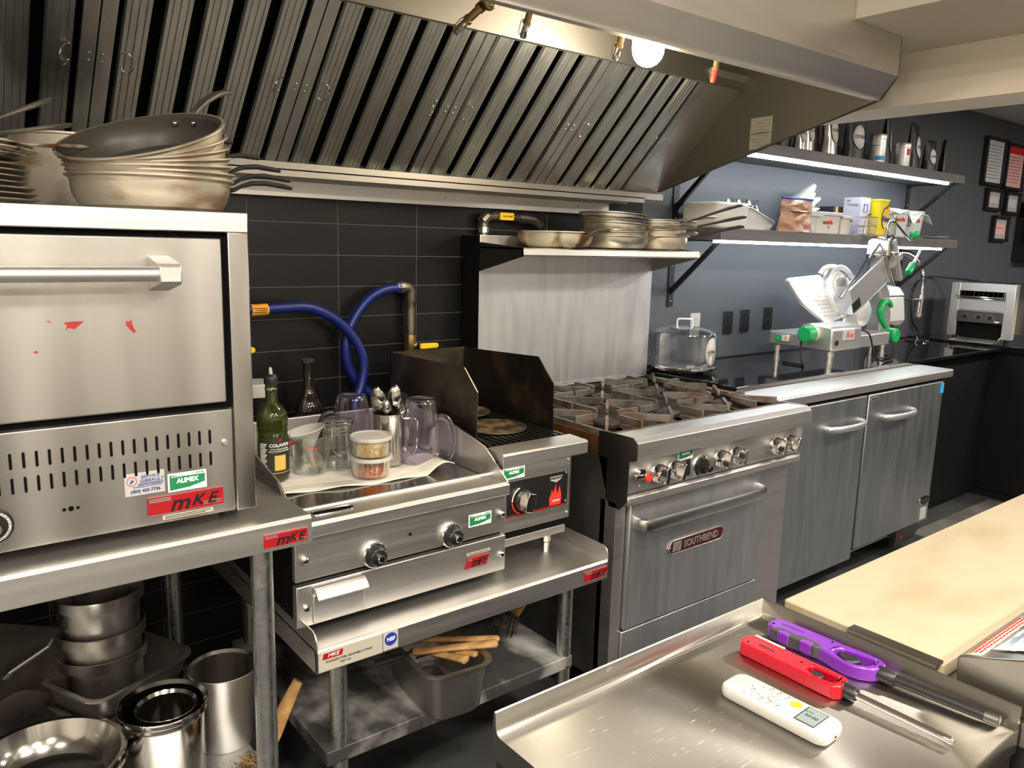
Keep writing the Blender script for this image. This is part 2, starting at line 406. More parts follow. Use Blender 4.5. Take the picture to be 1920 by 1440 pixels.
struct(G().box(-2.6, 9, -3.2, -3.17, 0, .55), 'wall_front_added_band', 'added_dark')  # dark band added out of view to dim reflections under the oven
for k, x in enumerate((-.3, .55, 1.05, 1.75)): struct(G().box(x, x + .15, -3.2, -3.12, .55, 2.2), 'added_dark_strip_%d' % (k + 1), 'added_dark')  # dark strips added out of view so the oven steel reflects streaks

# ---------------------------------------------------------------- exhaust hood
hood = thing('exhaust_hood', 'stainless steel exhaust hood hanging over the whole cooking line', 'hood', (1.2, 2.4, 1.66))
HX = 2.585
g = G(); HL = -1.3
g.prism([(1.387, 1.992), (1.335, 2.053), (1.336, 2.172), (1.338, 2.172), (1.338, 2.055), (1.392, 1.996)], HL, HX, 'x')
g.box(HL, 2.295, 1.336, 1.34, 2.15, 2.615)                  # tall front panel up to the ceiling
g.prism([(1.387, 1.992), (1.383, 1.985), (1.405, 1.985), (1.405, 2.005), (1.401, 2.005), (1.401, 1.990), (1.39, 1.990), (1.391, 1.998)], HL, HX, 'x')
g.build('front_panel', 'steel', hood)
g = G().prism([(1.383, 1.985), (1.335, 2.053), (1.336, 2.172), (2.465, 2.172), (2.465, 1.70), (2.403, 1.702)], HX - .001, HX + .003, 'x')
g.prism([(1.40, 1.982), (2.40, 1.699), (2.40, 1.705), (1.40, 1.988)], HX - .016, HX + .003, 'x')
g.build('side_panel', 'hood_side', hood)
g = G().box(HL, HX, 1.34, 1.93, 2.168, 2.172)
g.box(HL, HX, 1.92, 1.935, 2.085, 2.17)
g.build('inner_top', 'hood_inner', hood)
FO = V(0, 2.33, 1.71); FS = V(0, -.709, .7053).normalized(); FN = V(1, 0, 0).cross(FS)
FT = Matrix(((1, 0, 0, 0), (0, FS.y, FN.y, FO.y), (0, FS.z, FN.z, FO.z), (0, 0, 0, 1)))
g = G().box(2.392, HX, -.02, .60, -.004, .004, FT)
g.build('end_strip', 'steel', hood)
G().box(HL, -.075, -.02, .60, -.004, .004, FT).build('end_strip', 'steel', hood)
g = G().box(HL, 2.47, 2.285, 2.40, 1.692, 1.696).box(HL, 2.47, 2.285, 2.289, 1.675, 1.712).box(HL, 2.47, 2.38, 2.46, 1.672, 1.69)
g.box(HL, HX, 2.288, 2.31, 1.69, 1.715)
g.build('grease_trough', 'hood_inner', hood)
g = G().box(HL, 2.42, 2.44, 2.466, 1.625, 1.682)
for x in (.35, .98, 1.6, 2.25): g.cyl((x, 2.44, 1.652), (x, 2.436, 1.652), .006, n=10)
g.build('wall_rail', 'steel', hood)
g = G().prism([(1.782, 1.98), (1.875, 1.978), (1.875, 1.865), (1.782, 1.868)], HX - .004, HX - .0012, 'x')
pl = g.build('data_plate', 'data_plate', hood)
g = G()
for k in range(9): g.box(HX - .0046, HX - .0042, 1.792, 1.868 - .012 * (k % 3), 1.966 - .011 * k, 1.969 - .011 * k)
g.box(HX - .0046, HX - .0042, 1.786, 1.871, 1.918, 1.924)
g.build('lettering', 'steel_dull', pl)
# lamp in a jelly-jar globe
lg = G().lathe([(0, 2.006), (.014, 2.008), (.027, 2.015), (.038, 2.027), (.044, 2.042), (.046, 2.058), (.046, 2.118)], (1.765, 1.65, 0), 32)
lamp = lg.build('lamp_globe', 'bulb', hood)
G().lathe([(.050, 2.112), (.054, 2.115), (.054, 2.135), (.045, 2.14), (.045, 2.168)], (1.765, 1.65, 0), 32).build('lamp_collar', 'alu', lamp)
# suppression nozzles: pipe, brass body, dangling cap wire
for a, b in (((1.145, 1.60, 2.043), (1.135, 1.70, 2.00)), ((1.294, 1.6, 2.07), (1.298, 1.64, 2.004)), ((1.61, 1.6, 2.066), (1.608, 1.625, 1.998)), ((2.018, 1.6, 2.07), (2.02, 1.618, 1.994))):
    a = V(*a); b = V(*b); d = (b - a).normalized(); g = G()
    if a.x < 1.2:
        g.tube([(1.30, 1.55, 2.07), (1.20, 1.565, 2.068), (1.165, 1.575, 2.062), (1.15, 1.595, 2.045)], .013, 12)
        g.cyl((1.21, 1.563, 2.068), (1.185, 1.568, 2.067), .018, n=10); g.ball((1.155, 1.588, 2.05), .019, 8)
    else: g.cyl((a.x, 1.595, 2.17), a, .010, n=10)
    L = (b - a).length
    g.tube([a, a + d * L * .12, a + d * L * .13, a + d * L * .45, a + d * L * .46, a + d * L * .55, a + d * L * .56], [.013, .013, .010, .010, .0125, .0125, .009], 10)
    nz = g.build('suppression_nozzle', 'brass', hood)
    G().tube([a + d * L * .55, a + d * L * .9, b], [.0085, .0095, .007], 10).build('nozzle_tip', 'redknob' if a.x > 2 else 'chrome', nz)
    G().tube([a + d * L * .3, a + d * L * .5 + V(-.02, .0, 0), a + d * L * .85 + V(-.018, 0, 0), b], .0012, 5).build('cap_wire', 'brass', nz)
# five baffle filters, each with its frame, its corrugated baffles and two wire handles
fx = [-.075, .42, .918, 1.403, 1.899, 2.392]
where = ['baffle filter at the outer end above the pizza oven', 'baffle filter above the stack of nested frying pans', 'baffle filter over the blue hose and the flat griddle',
         'baffle filter between the lamp globe and the griddle side', 'baffle filter nearest the sloping closed end of the hood']
def ridge(x, w, h):
    o = [(x + .003, -.006), (x, .0), (x + .004, h)]
    n = 6
    for i in range(1, n):
        t = i / n; xx = x + .006 + (w - .012) * t; dz = .003 if i % 2 else 0
        o += [(xx - .0015, h), (xx, h - dz), (xx + .0015, h)]
    return o + [(x + w - .004, h), (x + w, .0), (x + w - .003, -.006)]
for k in range(5):
    x0, x1 = fx[k] + .002, fx[k + 1] - .002
    fl = thing('baffle_filter', 'grey corrugated ' + where[k], 'filter', tuple(V(x0, 2.33, 1.71)), group='baffle filters in the hood')
    g = G()
    for a, b in ((x0, x0 + .032), (x1 - .032, x1)): g.box(a, b, .0, .558, -.004, .012, FT)
    g.box(x0, x1, 0, .018, -.006, .006, FT).box(x0, x1, .54, .558, -.006, .006, FT)
    for a in (x0 + .012, x1 - .012):
        for q in (.27, .29): g.ball(FT @ V(a, q, .0125), .003, 5)
    g.build('frame', 'galv', fl)
    g = G(); W = (x1 - x0 - .064) / 5
    G().box(x0 + .03, x1 - .03, .0, .558, -.036, -.031, FT).build('gap_shade_backing', 'hole', fl)  # black sheet paints in the shade between the baffles
    for i in range(5):
        a = x0 + .032 + W * i + .012
        pr = ridge(a + .001, W - .026, .010)
        R0 = [FT @ V(x, .012, z) for x, z in pr]; R1 = [FT @ V(x, .548, z) for x, z in pr]
        g.loft([R0, R1], closed=False, caps=True)
    g.build('baffles', 'galv', fl, ang=20)
    for a in (x0 + .062, x1 - .062):
        P = [FT @ V(a + .013 * math.cos(t), .28 + .027 * math.sin(t), .018 + .012 * math.cos(t) * (1 if a < x0 + .2 else -1)) for t in [2 * PI * i / 20 for i in range(20)]]
        G().tube(P, .0017, 6, closed=True).build('wire_handle', 'chrome', fl)
# ---------------------------------------------------------------- reusable badge: red plate with dark slanted letters
def badge(name, x0, z0, w, h, y, parent, skew=0., big=True, sh=.35):
    g = G().prism([(x0, z0), (x0 + w, z0), (x0 + w + skew, z0 + h), (x0 + skew, z0 + h)], y, y - .003, 'y')
    b = g.build(name, 'red', parent, bev=.0006)
    yy = y - .0034
    for ch, fx_, sz in (('m', .40, 1.12), ('K', .64, .80), ('E', .83, .80)):
        text('lettering', ch, h * sz, (x0 + w * fx_ + skew / 2, yy, z0 + h * .47), 'darkletters', b, shear=sh, bold=.014 * h, ext=.0008, sx=.85 + w / h * .07)
    g = G()
    for zz in (.82, .93): g.box(x0 + w * .02 + skew, x0 + w * .30, yy, yy + .0006, z0 + h * (zz - .12), z0 + h * (zz - .05))
    for zz in (.18, .30): g.box(x0 + w * .72, x0 + w * .98, yy, yy + .0006, z0 + h * zz, z0 + h * (zz + .05))
    g.box(x0 + skew * .2, x0 + w, yy, yy + .0008, z0 + h * .015, z0 + h * .05).box(x0 + skew, x0 + w + skew * .9, yy, yy + .0008, z0 + h * .95, z0 + h * .985)
    g.build('silver_lines', 'silverink', b)
    return b

def sticker_green(parent, x0, z0, w, h, y, tilt=0.):
    a = (x0 + w / 2, y, z0 + h / 2)
    T = Matrix.Translation(a) @ Matrix.Rotation(tilt, 4, 'Y') @ Matrix.Translation(-V(*a))
    b = G().box(x0, x0 + w, y - .0008, y, z0, z0 + h, T).build('dealer_sticker', 'ink_white', parent)
    G().prism([(x0 + .003, z0 + .003), (x0 + w * .55, z0 + h * .16), (x0 + w - .003, z0 + h * .36), (x0 + w - .003, z0 + h * .80), (x0 + w * .45, z0 + h * .80), (x0 + .003, z0 + h * .93)], y - .0012, y - .0008, 'y', T).build('green_field', 'green_label', b)
    text('lettering', 'ALIMEX', h * .34, tuple(T @ V(x0 + w * .50, y - .0014, z0 + h * .56)), 'ink_white', b, bold=.0006, rot=0, sx=.95)
    text('lettering', 'EQUIPEMENT', h * .11, tuple(T @ V(x0 + w * .24, y - .0014, z0 + h * .82)), 'ink_white', b)
    text('lettering', '430-6780', h * .11, tuple(T @ V(x0 + w * .82, y - .001, z0 + h * .90)), 'ink', b)
    return b

# ---------------------------------------------------------------- stand under the pizza oven
st = thing('equipment_stand', 'low stainless stand on round legs carrying the pizza oven', 'stand', (-.25, 1.85, 0))
SX = .633
g = G()
g.prism([(1.45, .885), (1.45, .938), (1.456, .944), (2.30, .944), (2.30, .938), (1.458, .938), (1.458, .885)], -1.2, SX, 'x')
g.build('top', 'steel', st, bev=.001)
g = G().prism([(1.60, .944), (1.625, .968), (1.77, .972), (2.30, .985), (2.30, .944)], SX - .003, SX, 'x'); g.box(-1.2, SX, 2.296, 2.30, .944, .985)
g.build('upstand', 'steel_dark', st)
for x, y in ((.546, 1.505), (.546, 2.20), (-1.1, 1.505), (-1.1, 2.2)):
    lg = G().cyl((x, y, .0), (x, y, .94), .0225, n=24).build('leg', 'galv_leg', st)
    G().cyl((x, y, .9), (x, y, .94), .027, n=24).build('leg_socket', 'steel', lg)
g = G().box(-1.15, .60, 1.475, 2.24, .235, .262).build('undershelf', 'steel_cool', st, bev=.003)
badge('maker_badge', .532, .893, .090, .029, 1.45, st)

# ---------------------------------------------------------------- pizza oven
ov = thing('pizza_oven', 'stainless countertop pizza oven with a pull-down door and a louvred lower panel', 'oven', (0, 1.9, .945))
OX = .537
g = G().box(-.75, OX, 1.52, 2.22, .966, 1.505).build('body', 'steel', ov)
g = G().box(-.76, OX + .001, 1.497, 2.23, 1.505, 1.542).build('top_panel', 'steel', ov, bev=.002)
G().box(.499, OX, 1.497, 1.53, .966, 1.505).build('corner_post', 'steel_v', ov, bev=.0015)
G().box(-.74, .499, 1.513, 1.519, 1.172, 1.505).build('door_gap', 'hole', ov)
# door
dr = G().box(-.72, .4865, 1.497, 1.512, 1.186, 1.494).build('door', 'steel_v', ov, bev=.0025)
hd = G().cyl((-.62, 1.438, 1.432), (.376, 1.438, 1.432), .0125, n=20).build('handle', 'steel', dr)
for x in (.362, -.62):
    g = G().prism([(1.497, 1.4), (1.497, 1.462), (1.452, 1.455), (1.425, 1.45), (1.42, 1.444), (1.42, 1.420), (1.425, 1.414), (1.452, 1.409)], x - .004, x + .032, 'x')
    g.build('handle_bracket', 'steel', hd if False else dr, bev=.002)
def blot(pts, x, z, s, par):
    G().prism([(x + a * s, z + b * s) for a, b in pts], 1.4966, 1.4971, 'y').build('sticker_residue', 'red_sticker', par)
blot([(-1, .35), (-.1, .45), (1.1, .45), (.6, .0), (.1, -.45), (-.6, -.3), (-.9, -.6), (-.7, -.05)], .236, 1.344, .0145, dr)
blot([(-.6, .7), (-.1, .6), (.1, .9), (.15, .4), (.3, -.2), (.6, -.8), (.3, -1), (-.2, -.4), (-.6, .1)], .325, 1.339, .013, dr)
blot([(-.6, .2), (.1, .25), (.6, -.3), (0, 0)], .2, 1.351, .008, dr)
blot([(-1, 0), (0, .6), (1, 0), (0, -.6)], .178, 1.302, .004, dr)
# lower control panel with two rows of slots
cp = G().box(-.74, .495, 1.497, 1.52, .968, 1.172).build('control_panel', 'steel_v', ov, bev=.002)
for r, (zt, zb) in enumerate(((1.136, 1.1085), (1.0935, 1.066))):
    g = G(); n = 34
    for i in range(n):
        x = .4515 - i * .0190
        o = arc(x, zt - .0022, .0022, 0, PI, 6) + arc(x, zb + .0022, .0022, PI, 2 * PI, 6)
        g.prism(o, 1.4958, 1.4972, 'y')
    g.build('vent_slots', 'hole', cp)
g = G().cyl((.4785, 1.497, 1.108), (.4785, 1.49, 1.108), .0055, .0045, n=14).build('screw', 'chrome', cp)
g = G()
for x, r in ((.201, .003), (.2115, .0045), (.2222, .0028)): g.cyl((x, 1.4972, 1.0255), (x, 1.4958, 1.0255), r, n=14)
g.build('sensor_holes', 'hole', cp)
kn = G().cyl((.096, 1.497, 1.018), (.096, 1.487, 1.018), .030, n=36).build('thermostat_knob', 'black', cp, bev=.002)
G().cyl((.096, 1.487, 1.018), (.096, 1.470, 1.018), .013, .011, n=20).build('knob_cap', 'chrome', kn)
for i in range(9):
    t = -1.1 + i * .28; text('lettering', str(150 + 50 * i), .0065, (.096 + .0235 * math.cos(t), 1.4866, 1.018 + .0235 * math.sin(t)), 'ink_white', kn, rot=t - PI / 2)
# stickers
b = G().box(.2985, .3665, 1.4962, 1.497, 1.030, 1.072).build('service_sticker', 'white', cp)
g = G()
g.lathe([(.0078, 0), (.0086, 0)], (0, 0, 0), 24, Matrix.Translation((.3105, 1.4956, 1.0575)) @ Matrix.Rotation(PI / 2, 4, 'X'))
g.build('ring_logo', 'ink_red', b, solid=.0004)
G().prism([(.3065, 1.055), (.3095, 1.0565), (.3085, 1.06), (.311, 1.0585), (.314, 1.0615), (.3125, 1.0575), (.315, 1.0565), (.311, 1.0555), (.3095, 1.0525)], 1.4957, 1.4962, 'y').build('figure_logo', 'ink_blue', b)
text('lettering', 'SERVICE', .0078, (.3415, 1.4959, 1.0635), 'ink_blue', b, shear=.3, sx=1.15)
text('lettering', 'GIBEAULT', .0078, (.3440, 1.4959, 1.0562), 'ink_blue', b, shear=.3, sx=1.15)
g = G().box(.322, .365, 1.4957, 1.4962, 1.0502, 1.0508).box(.322, .365, 1.4957, 1.4962, 1.0522, 1.0528); g.build('rule', 'ink_blue', b)
text('lettering', 'REPARATION D\'EQUIPEMENTS', .0032, (.342, 1.4959, 1.0485), 'ink_blue', b)
text('lettering', 'DE RESTAURANTS ET INSTITUTIONS', .0030, (.337, 1.4959, 1.0452), 'ink_blue', b)
text('lettering', '(450) 435-7736', .0082, (.333, 1.4959, 1.0375), 'ink_blue', b, bold=.0002)
sticker_green(cp, .372, 1.0255, .070, .035, 1.497)
badge('maker_badge', .3345, .9855, .137, .037, 1.497, cp)
b = G().box(.360, .452, 1.4964, 1.497, .9745, .9832).build('warning_strip', 'label_cream', cp)
G().box(.364, .448, 1.4958, 1.4964, .9797, .9807).build('print_line', 'ink', b)
G().box(.364, .438, 1.4958, 1.4964, .9766, .9776).build('print_line', 'ink', b)
for x in (.5, -.7): G().cyl((x, 1.56, .944), (x, 1.56, .966), .018, n=16).build('foot', 'black_rubber', ov)

# ---------------------------------------------------------------- pans on the oven top
OT = 1.542
def pan_prof(r, h, rb, t=.003, lip=.006):
    return [(0, 0), (rb * .9, 0), (rb, .003), (rb + (r - rb) * .40, h * .13), (rb + (r - rb) * .72, h * .38), (rb + (r - rb) * .88, h * .66), (r - .003, h * .93), (r + lip * .3, h), (r + lip, h + .001), (r + lip, h + .004), (r, h + .004),
            (r - t - .005, h * .95), (rb + (r - rb) * .84 - t, h * .66), (rb + (r - rb) * .66 - t, h * .40), (rb + (r - rb) * .36 - t, h * .16), (rb - t, .004 + t), (rb * .88, t), (0, t)]
def split_prof(p):  # outer skin incl. lip, inner skin
    return p[:11], p[10:]
def frying_pan(label, loc, tilt, r, h, rb, az, handle, group, cat='frying pan', outer='pan_out', inner='pan_in', name='frying_pan'):
    t = thing(name, label, cat, loc, tilt, group, room=False)
    a, b = split_prof(pan_prof(r, h, rb))
    G().lathe(a, n=56).build('body', outer, t)
    G().lathe(b, n=56).build('inside', inner, t)
    Hm = Matrix.Rotation(az, 4, 'Z')
    pts, rs, mt = handle
    hd = G().tube([Hm @ V(r + x, 0, h * .8 + z) for x, z in pts], rs, 12, flat=.55).build('handle', mt, t)
    for q in (-.022, .022): G().ball(Hm @ V(r - .013, q, h * .80), .0055, 6).build('rivet', 'chrome', t)
    return t
HB = ([(-.004, 0), (.010, .003), (.022, .010), (.045, .018), (.075, .020), (.115, .015), (.13, .012)], [.010, .008, .007, .0095, .010, .0095, .007], 'black_rubber')
HS = ([(-.004, 0), (.012, .004), (.03, .012), (.07, .022), (.12, .026), (.16, .022), (.175, .018)], [.012, .010, .009, .012, .013, .012, .009], 'steel_dull')
names = ['bottom of the stack, its outside stained brown by heat', 'second from the bottom of the nested stack', 'third from the bottom of the nested stack', 'in the middle of the nested stack on the oven',
         'third from the top of the nested stack', 'second from the top of the nested stack', 'top of the tilted stack, showing its dark nonstick inside']
PC = (.428, 1.72)
tl = [(.25 * f, -.32 * f, 0) for f in (0, .06, .16, .30, .48, .74, 1)]
dz = [0, .012, .0245, .038, .052, .068, .087]
az = [-.12, -.05, .10, .38, .62, .72, .62]
for i in range(7):
    h = HB if i < 6 else HS
    r = .149 if i < 6 else .152
    frying_pan('round aluminium frying pan, ' + names[i], (PC[0] + (.004 if i % 2 else 0), PC[1] + .003 * (i % 2), OT + dz[i]), (tl[i][0], tl[i][1], 0), r, .062, .118, az[i], h, 'nested frying pans on the oven')
# tall pot lying on its rim edge behind the stack
t = thing('stock_pot', 'pale aluminium pot standing behind the nested frying pans', 'pot', (.350, 2.075, OT), (0, 0, 0), room=False)
a = [(0, 0), (.080, 0), (.100, .012), (.112, .06), (.122, .160), (.126, .162), (.126, .166), (.119, .165)]
G().lathe(a, n=48).build('body', 'pan_out', t); G().lathe([(.119, .165), (.107, .06), (.09, .014), (0, .005)], n=48).build('inside', 'pan_in', t)
# stack of flat pans and oven plates at the frame edge
lab = ['bottom', 'second from the bottom', 'third from the bottom', 'fourth from the bottom', 'fifth from the bottom', 'sixth from the bottom', 'fourth from the top', 'black-edged, third from the top', 'second from the top', 'topmost']
zz = 0
for i in range(10):
    r = [.155, .148, .141, .136, .135, .133, .137, .138, .147, .150][i]; zz += .0098 if i else 0
    tlt = .03 if i < 7 else [.0, .035, .05, .07][i - 6]
    if i == 7: zz += .008
    t = thing('pizza_pan', 'round flat pizza pan, %s of the stack on the oven' % lab[i], 'pan', (.07 + .004 * (i % 3), 1.70, OT + zz + .005), (0.01, tlt * .5, 0), 'flat pizza pans stacked on the oven', room=False)
    G().lathe([(0, 0), (r - .012, 0), (r - .006, .0025), (r, .006), (r + .003, .0062), (r + .003, .0085), (r - .001, .0085), (r - .009, .005), (0, .003)], n=48).build('plate', 'plate_metal' if i in (7, 8, 9) else 'pan_steel', t)
def long_pan(label, p0, p1, r, mt):
    t = thing('skillet', label, 'frying pan', tuple(p0), None, 'long-handled skillets on the pizza pan stack', room=False)
    p0 = V(*p0); p1 = V(*p1); d = p1 - p0; n = d.normalized(); c = -n * .12; c.z = -.004
    T = Matrix.Translation(c) @ Matrix.Rotation(-math.atan2(d.z, math.hypot(d.x, d.y)) * .5, 4, V(-n.y, n.x, 0)).inverted()
    G().lathe(pan_prof(r, .02, r - .02), n=40, T=T).build('body', 'pan_steel', t)
    s = n.cross(V(0, 0, 1)).normalized()
    g = G(); g.tube([V(0, 0, .01), d * .3 + V(0, 0, .0), d * .55, d * .78, d * .93, d], [.006, .0055, .008, .012, .012, .007], 12, flat=.4)
    g.build('handle', mt, t)
long_pan('steel skillet on the pizza pan stack whose handle rises highest', (.125, 1.70, 1.668), (.258, 1.70, 1.735), .09, 'pan_steel')
long_pan('steel skillet under the raised one with a lower long handle', (.115, 1.70, 1.655), (.292, 1.70, 1.694), .09, 'pan_steel')
long_pan('steel skillet whose flat handle lies against the pale pot', (.14, 1.72, 1.650), (.318, 1.72, 1.657), .09, 'rust_pan')
# ---------------------------------------------------------------- low stand for griddle and charbroiler
gs = thing('equipment_stand', 'lower stainless stand with side guards carrying the griddle and the charbroiler', 'stand', (1.135, 1.9, 0))
X0, X1, Z = .677, 1.593, .588
g = G().prism([(1.54, .531), (1.54, .582), (1.547, .588), (2.32, .588), (2.32, .582), (1.55, .582), (1.548, .531)], X0, X1, 'x')
g.build('top', 'steel', gs, bev=.001)
for x in (X0, X1 - .003):
    G().prism([(1.54, .531), (1.54, .595)] + [(1.565 - .025 * math.cos(t), .598 + .03 * math.sin(t)) for t in (.3, .7, 1.1, 1.5)] + [(1.70, .630), (2.32, .630), (2.32, .531)], x, x + .003, 'x').build('side_guard', 'steel', gs)
for x, y in ((.757, 1.60), (1.483, 1.60), (.757, 2.20), (1.483, 2.2)):
    lg = G().cyl((x, y, 0), (x, y, .585), .0215, n=24).build('leg', 'galv_leg', gs)
    G().tube([(x, y, .262), (x, y, .268)], .0235, 24).build('leg_ring', 'brass', lg)
G().box(.715, 1.50, 1.578, 2.24, .258, .297).build('undershelf', 'flour', gs, bev=.003)
b = G().box(X0 + .004, .842, 1.5385, 1.54, .534, .580).build('maker_plate', 'label_cream', gs)
G().prism([(.690, .563), (.738, .563), (.741, .577), (.693, .577)], 1.538, 1.5385, 'y').build('red_logo', 'red', b)
text('lettering', 'MKE', .012, (.716, 1.5376, .570), 'ink_white', b, shear=.3, sx=1.2)
text('lettering', 'STAINLESS STEEL EQUIPMENT STAND', .0070, (.757, 1.5381, .5555), 'ink', b)
text('lettering', 'PART NO.', .0062, (.747, 1.5381, .546), 'ink', b)
b = G().box(.8445, .884, 1.538, 1.54, .536, .583).build('approval_sticker', 'white', gs)
G().cyl((.8645, 1.538, .562), (.8645, 1.5375, .562), .0165, n=32).build('blue_disc', 'ink_blue', b)
text('lettering', 'NSF', .0125, (.8645, 1.5370, .562), 'ink_white', b, bold=.0004)
badge('maker_badge', 1.498, .541, .089, .031, 1.54, gs, sh=.3)

# things on the undershelf
def gastro(name, label, x0, x1, y0, y1, z0, z1, m, group=None, rot=0., cat='pan', T=None, lip=.012):
    cx, cy = (x0 + x1) / 2, (y0 + y1) / 2
    t = thing(name, label, cat, (cx, cy, z0), (0, 0, rot), group, room=False)
    w, d, h = (x1 - x0) / 2, (y1 - y0) / 2, z1 - z0
    def ring(a, b, z, r):
        o = []
        for sx, sy, q in ((1, 1, 0), (-1, 1, PI / 2), (-1, -1, PI), (1, -1, 1.5 * PI)):
            for i in range(6):
                u = q + PI / 2 * i / 5; o.append((sx * (a - r) + r * math.cos(u), sy * (b - r) + r * math.sin(u), z))
        return o
    R = [ring(w - .022, d - .022, 0, .03), ring(w - .012, d - .012, .012, .035), ring(w, d, h - .004, .04), ring(w + lip, d + lip, h, .045), ring(w + lip, d + lip, h - .005, .045),
         ]
    R2 = [ring(w + lip, d + lip, h, .045), ring(w - .003, d - .003, h - .004, .038), ring(w - .015, d - .015, .014, .033), ring(w - .025, d - .025, .003, .03)]
    g = G(); g.loft(R[::-1], caps=False); g.loft(R2, caps=False)
    c = [g.v(p) for p in R[0]]; g.f(c); c = [g.v(p) for p in R2[-1]]; g.f(c)
    g.build('body', m, t)
    return t
gp = gastro('gastronorm_pan', 'deep dull steel pan of wooden handles jutting over the low shelf edge', .975, 1.150, 1.50, 1.80, .298, .440, 'steel_dull', rot=-.10)
def tool(label, p0, p1, r, name='wooden_handle', cat='utensil', wd='wood'):
    t = thing(name, label, cat, p0, None, 'wooden handled tools in the steel pan', room=True)
    p0, p1 = V(*p0), V(*p1); d = p1 - p0
    G().tube([p0, p0 + d * .05, p0 + d * .4, p0 + d * .75, p0 + d * .97, p1], [r * .8, r, r * .8, r * .95, r * 1.05, r * .6], 12, flat=.62).build('grip', wd, t)
    G().tube([p0 - d * .02, p0 - d * .45 + V(0, 0, -.02)], [r * .55, r * 1.1], 10, flat=.25).build('blade', 'steel_dull', t)
tool('long wooden handle lying across the steel pan rim', (1.00, 1.66, .430), (1.185, 1.535, .452), .016)
tool('short stubby wooden handle end pointing out of the steel pan', (1.05, 1.64, .420), (1.085, 1.535, .436), .015)
tool('pale wooden handle beside the stubby one in the steel pan', (1.06, 1.67, .420), (1.125, 1.545, .434), .012)
tool('wide wooden handle underneath the long one in the steel pan', (1.045, 1.72, .425), (1.21, 1.56, .446), .013)
fo = G().ball((0, 0, 0), .045, 14, sz=1.0)
for v in fo.bm.verts: v.co += v.co.normalized() * .012 * noise.noise(v.co * 70)
tag(fo.build('foil_ball', 'foil', at=(.89, 1.80, .3425)), 'crumpled ball of foil behind the front post on the low shelf', 'foil')
# scrubbing brush leaning at the end of the shelf
br = thing('scrubbing_brush', 'wooden brush with a looped handle leaning on the range side', 'brush', (1.40, 1.86, .30))
P = spline([(1.30, 2.02, .475), (1.36, 1.94, .455), (1.42, 1.83, .42), (1.455, 1.76, .385)], 6)
G().tube(P, [.014 + .010 * (i / len(P)) for i in range(len(P))], 10, flat=1.5).build('back', 'wood', br)
G().tube(spline([(1.37, 1.92, .46), (1.42, 1.89, .505), (1.47, 1.83, .50), (1.475, 1.78, .455), (1.455, 1.77, .40)], 6), .015, 10, flat=.6).build('looped_handle', 'wood', br)
g = G()
for i in range(60):
    p = P[int(i / 60 * (len(P) - 1))] + V(random.uniform(-.012, .012), random.uniform(-.012, .012), -.01)
    g.tube([p, p + V(-.03 + random.uniform(-.01, .01), -.005, -.09)], .0016, 4)
g.build('bristles', 'black', br)

# ---------------------------------------------------------------- flat griddle
gr = thing('flat_griddle', 'stainless countertop griddle with two black dial knobs and a grease drawer', 'griddle', (.965, 1.95, .588))
GX0, GX1 = .665, 1.266
G().box(GX0 + .008, GX1 - .008, 1.642, 2.24, .618, .852).build('body', 'black_paint', gr)
G().box(GX0, GX1, 1.622, 1.64, .722, .842).build('upper_panel', 'steel', gr, bev=.002)
lp = G().box(GX0, GX1, 1.617, 1.64, .612, .712).build('lower_panel', 'steel', gr, bev=.002)
g = G().prism([(1.606, .829), (1.603, .833), (1.603, .858), (1.610, .866), (1.690, .864), (1.694, .870), (1.700, .870), (1.700, .850), (1.622, .850), (1.622, .829)], GX0, GX1, 'x')
lg = g.build('front_ledge', 'steel', gr, bev=.001)
o = arc(.812, 1.655, .015, -PI / 2, PI / 2, 10) + arc(.735, 1.655, .015, PI / 2, 1.5 * PI, 10)
g = G().prism(o, .8655, .8662, 'z'); g.build('grease_slot', 'hole', lg)
g = G().tube([V(x, y, .8668) for x, y in o], .0022, 6, closed=True); g.build('slot_rim', 'polish', lg)
G().box(GX0 + .02, GX1 - .012, 1.70, 2.19, .846, .8565).build('hot_plate', 'polish', gr)
G().prism([(1.606, .83), (1.606, .866), (1.715, .940), (1.93, .985), (2.215, .990), (2.215, .85), (1.69, .85)], GX1 - .006, GX1 - .002, 'x').build('splash_guard', 'steel', gr)
G().prism([(1.606, .83), (1.606, .866), (1.715, .940), (1.93, .985), (2.215, .990), (2.215, .85), (1.69, .85)], GX0 + .002, GX0 + .006, 'x').build('splash_guard', 'steel', gr)
G().box(GX0 + .002, GX1 - .002, 2.192, 2.204, .85, .972).build('rear_splash', 'steel', gr, bev=.002)
G().box(GX0 + .002, GX1 - .002, 2.205, 2.42, .80, .822).build('rear_ledge', 'steel_dark', gr)
def dial(x, z):
    k = G().tube([(x, 1.622, z), (x, 1.612, z), (x, 1.609, z)], [.0325, .0325, .029], 40).build('dial_knob', 'chrome', gr)
    G().tube([(x, 1.610, z), (x, 1.592, z), (x, 1.588, z)], [.0265, .0225, .019], 36).build('knob_body', 'black', k)
    G().tube([(x, 1.589, z), (x, 1.580, z), (x, 1.578, z)], [.010, .010, .008], 20).build('knob_cap', 'chrome', k)
    for i in range(8):
        t = rad(150 - 38 * i); text('numerals', ['300', '250', '200', '150', '100', 'OFF', '450', '400'][i], .006, (x + .0195 * math.cos(t), 1.5872 + .004, z + .0195 * math.sin(t)), 'ink_white', k, rot=t - PI / 2)
    g = G()
    for i in range(30):
        t = 2 * PI * i / 30; g.box(-.0006, .0006, -.0004, .0004, .026, .0295, Matrix.Translation((x, 1.6085, z)) @ Matrix.Rotation(t, 4, 'Y'))
    g.build('scale_ticks', 'ink', k)
dial(.864, .748); dial(1.087, .750)
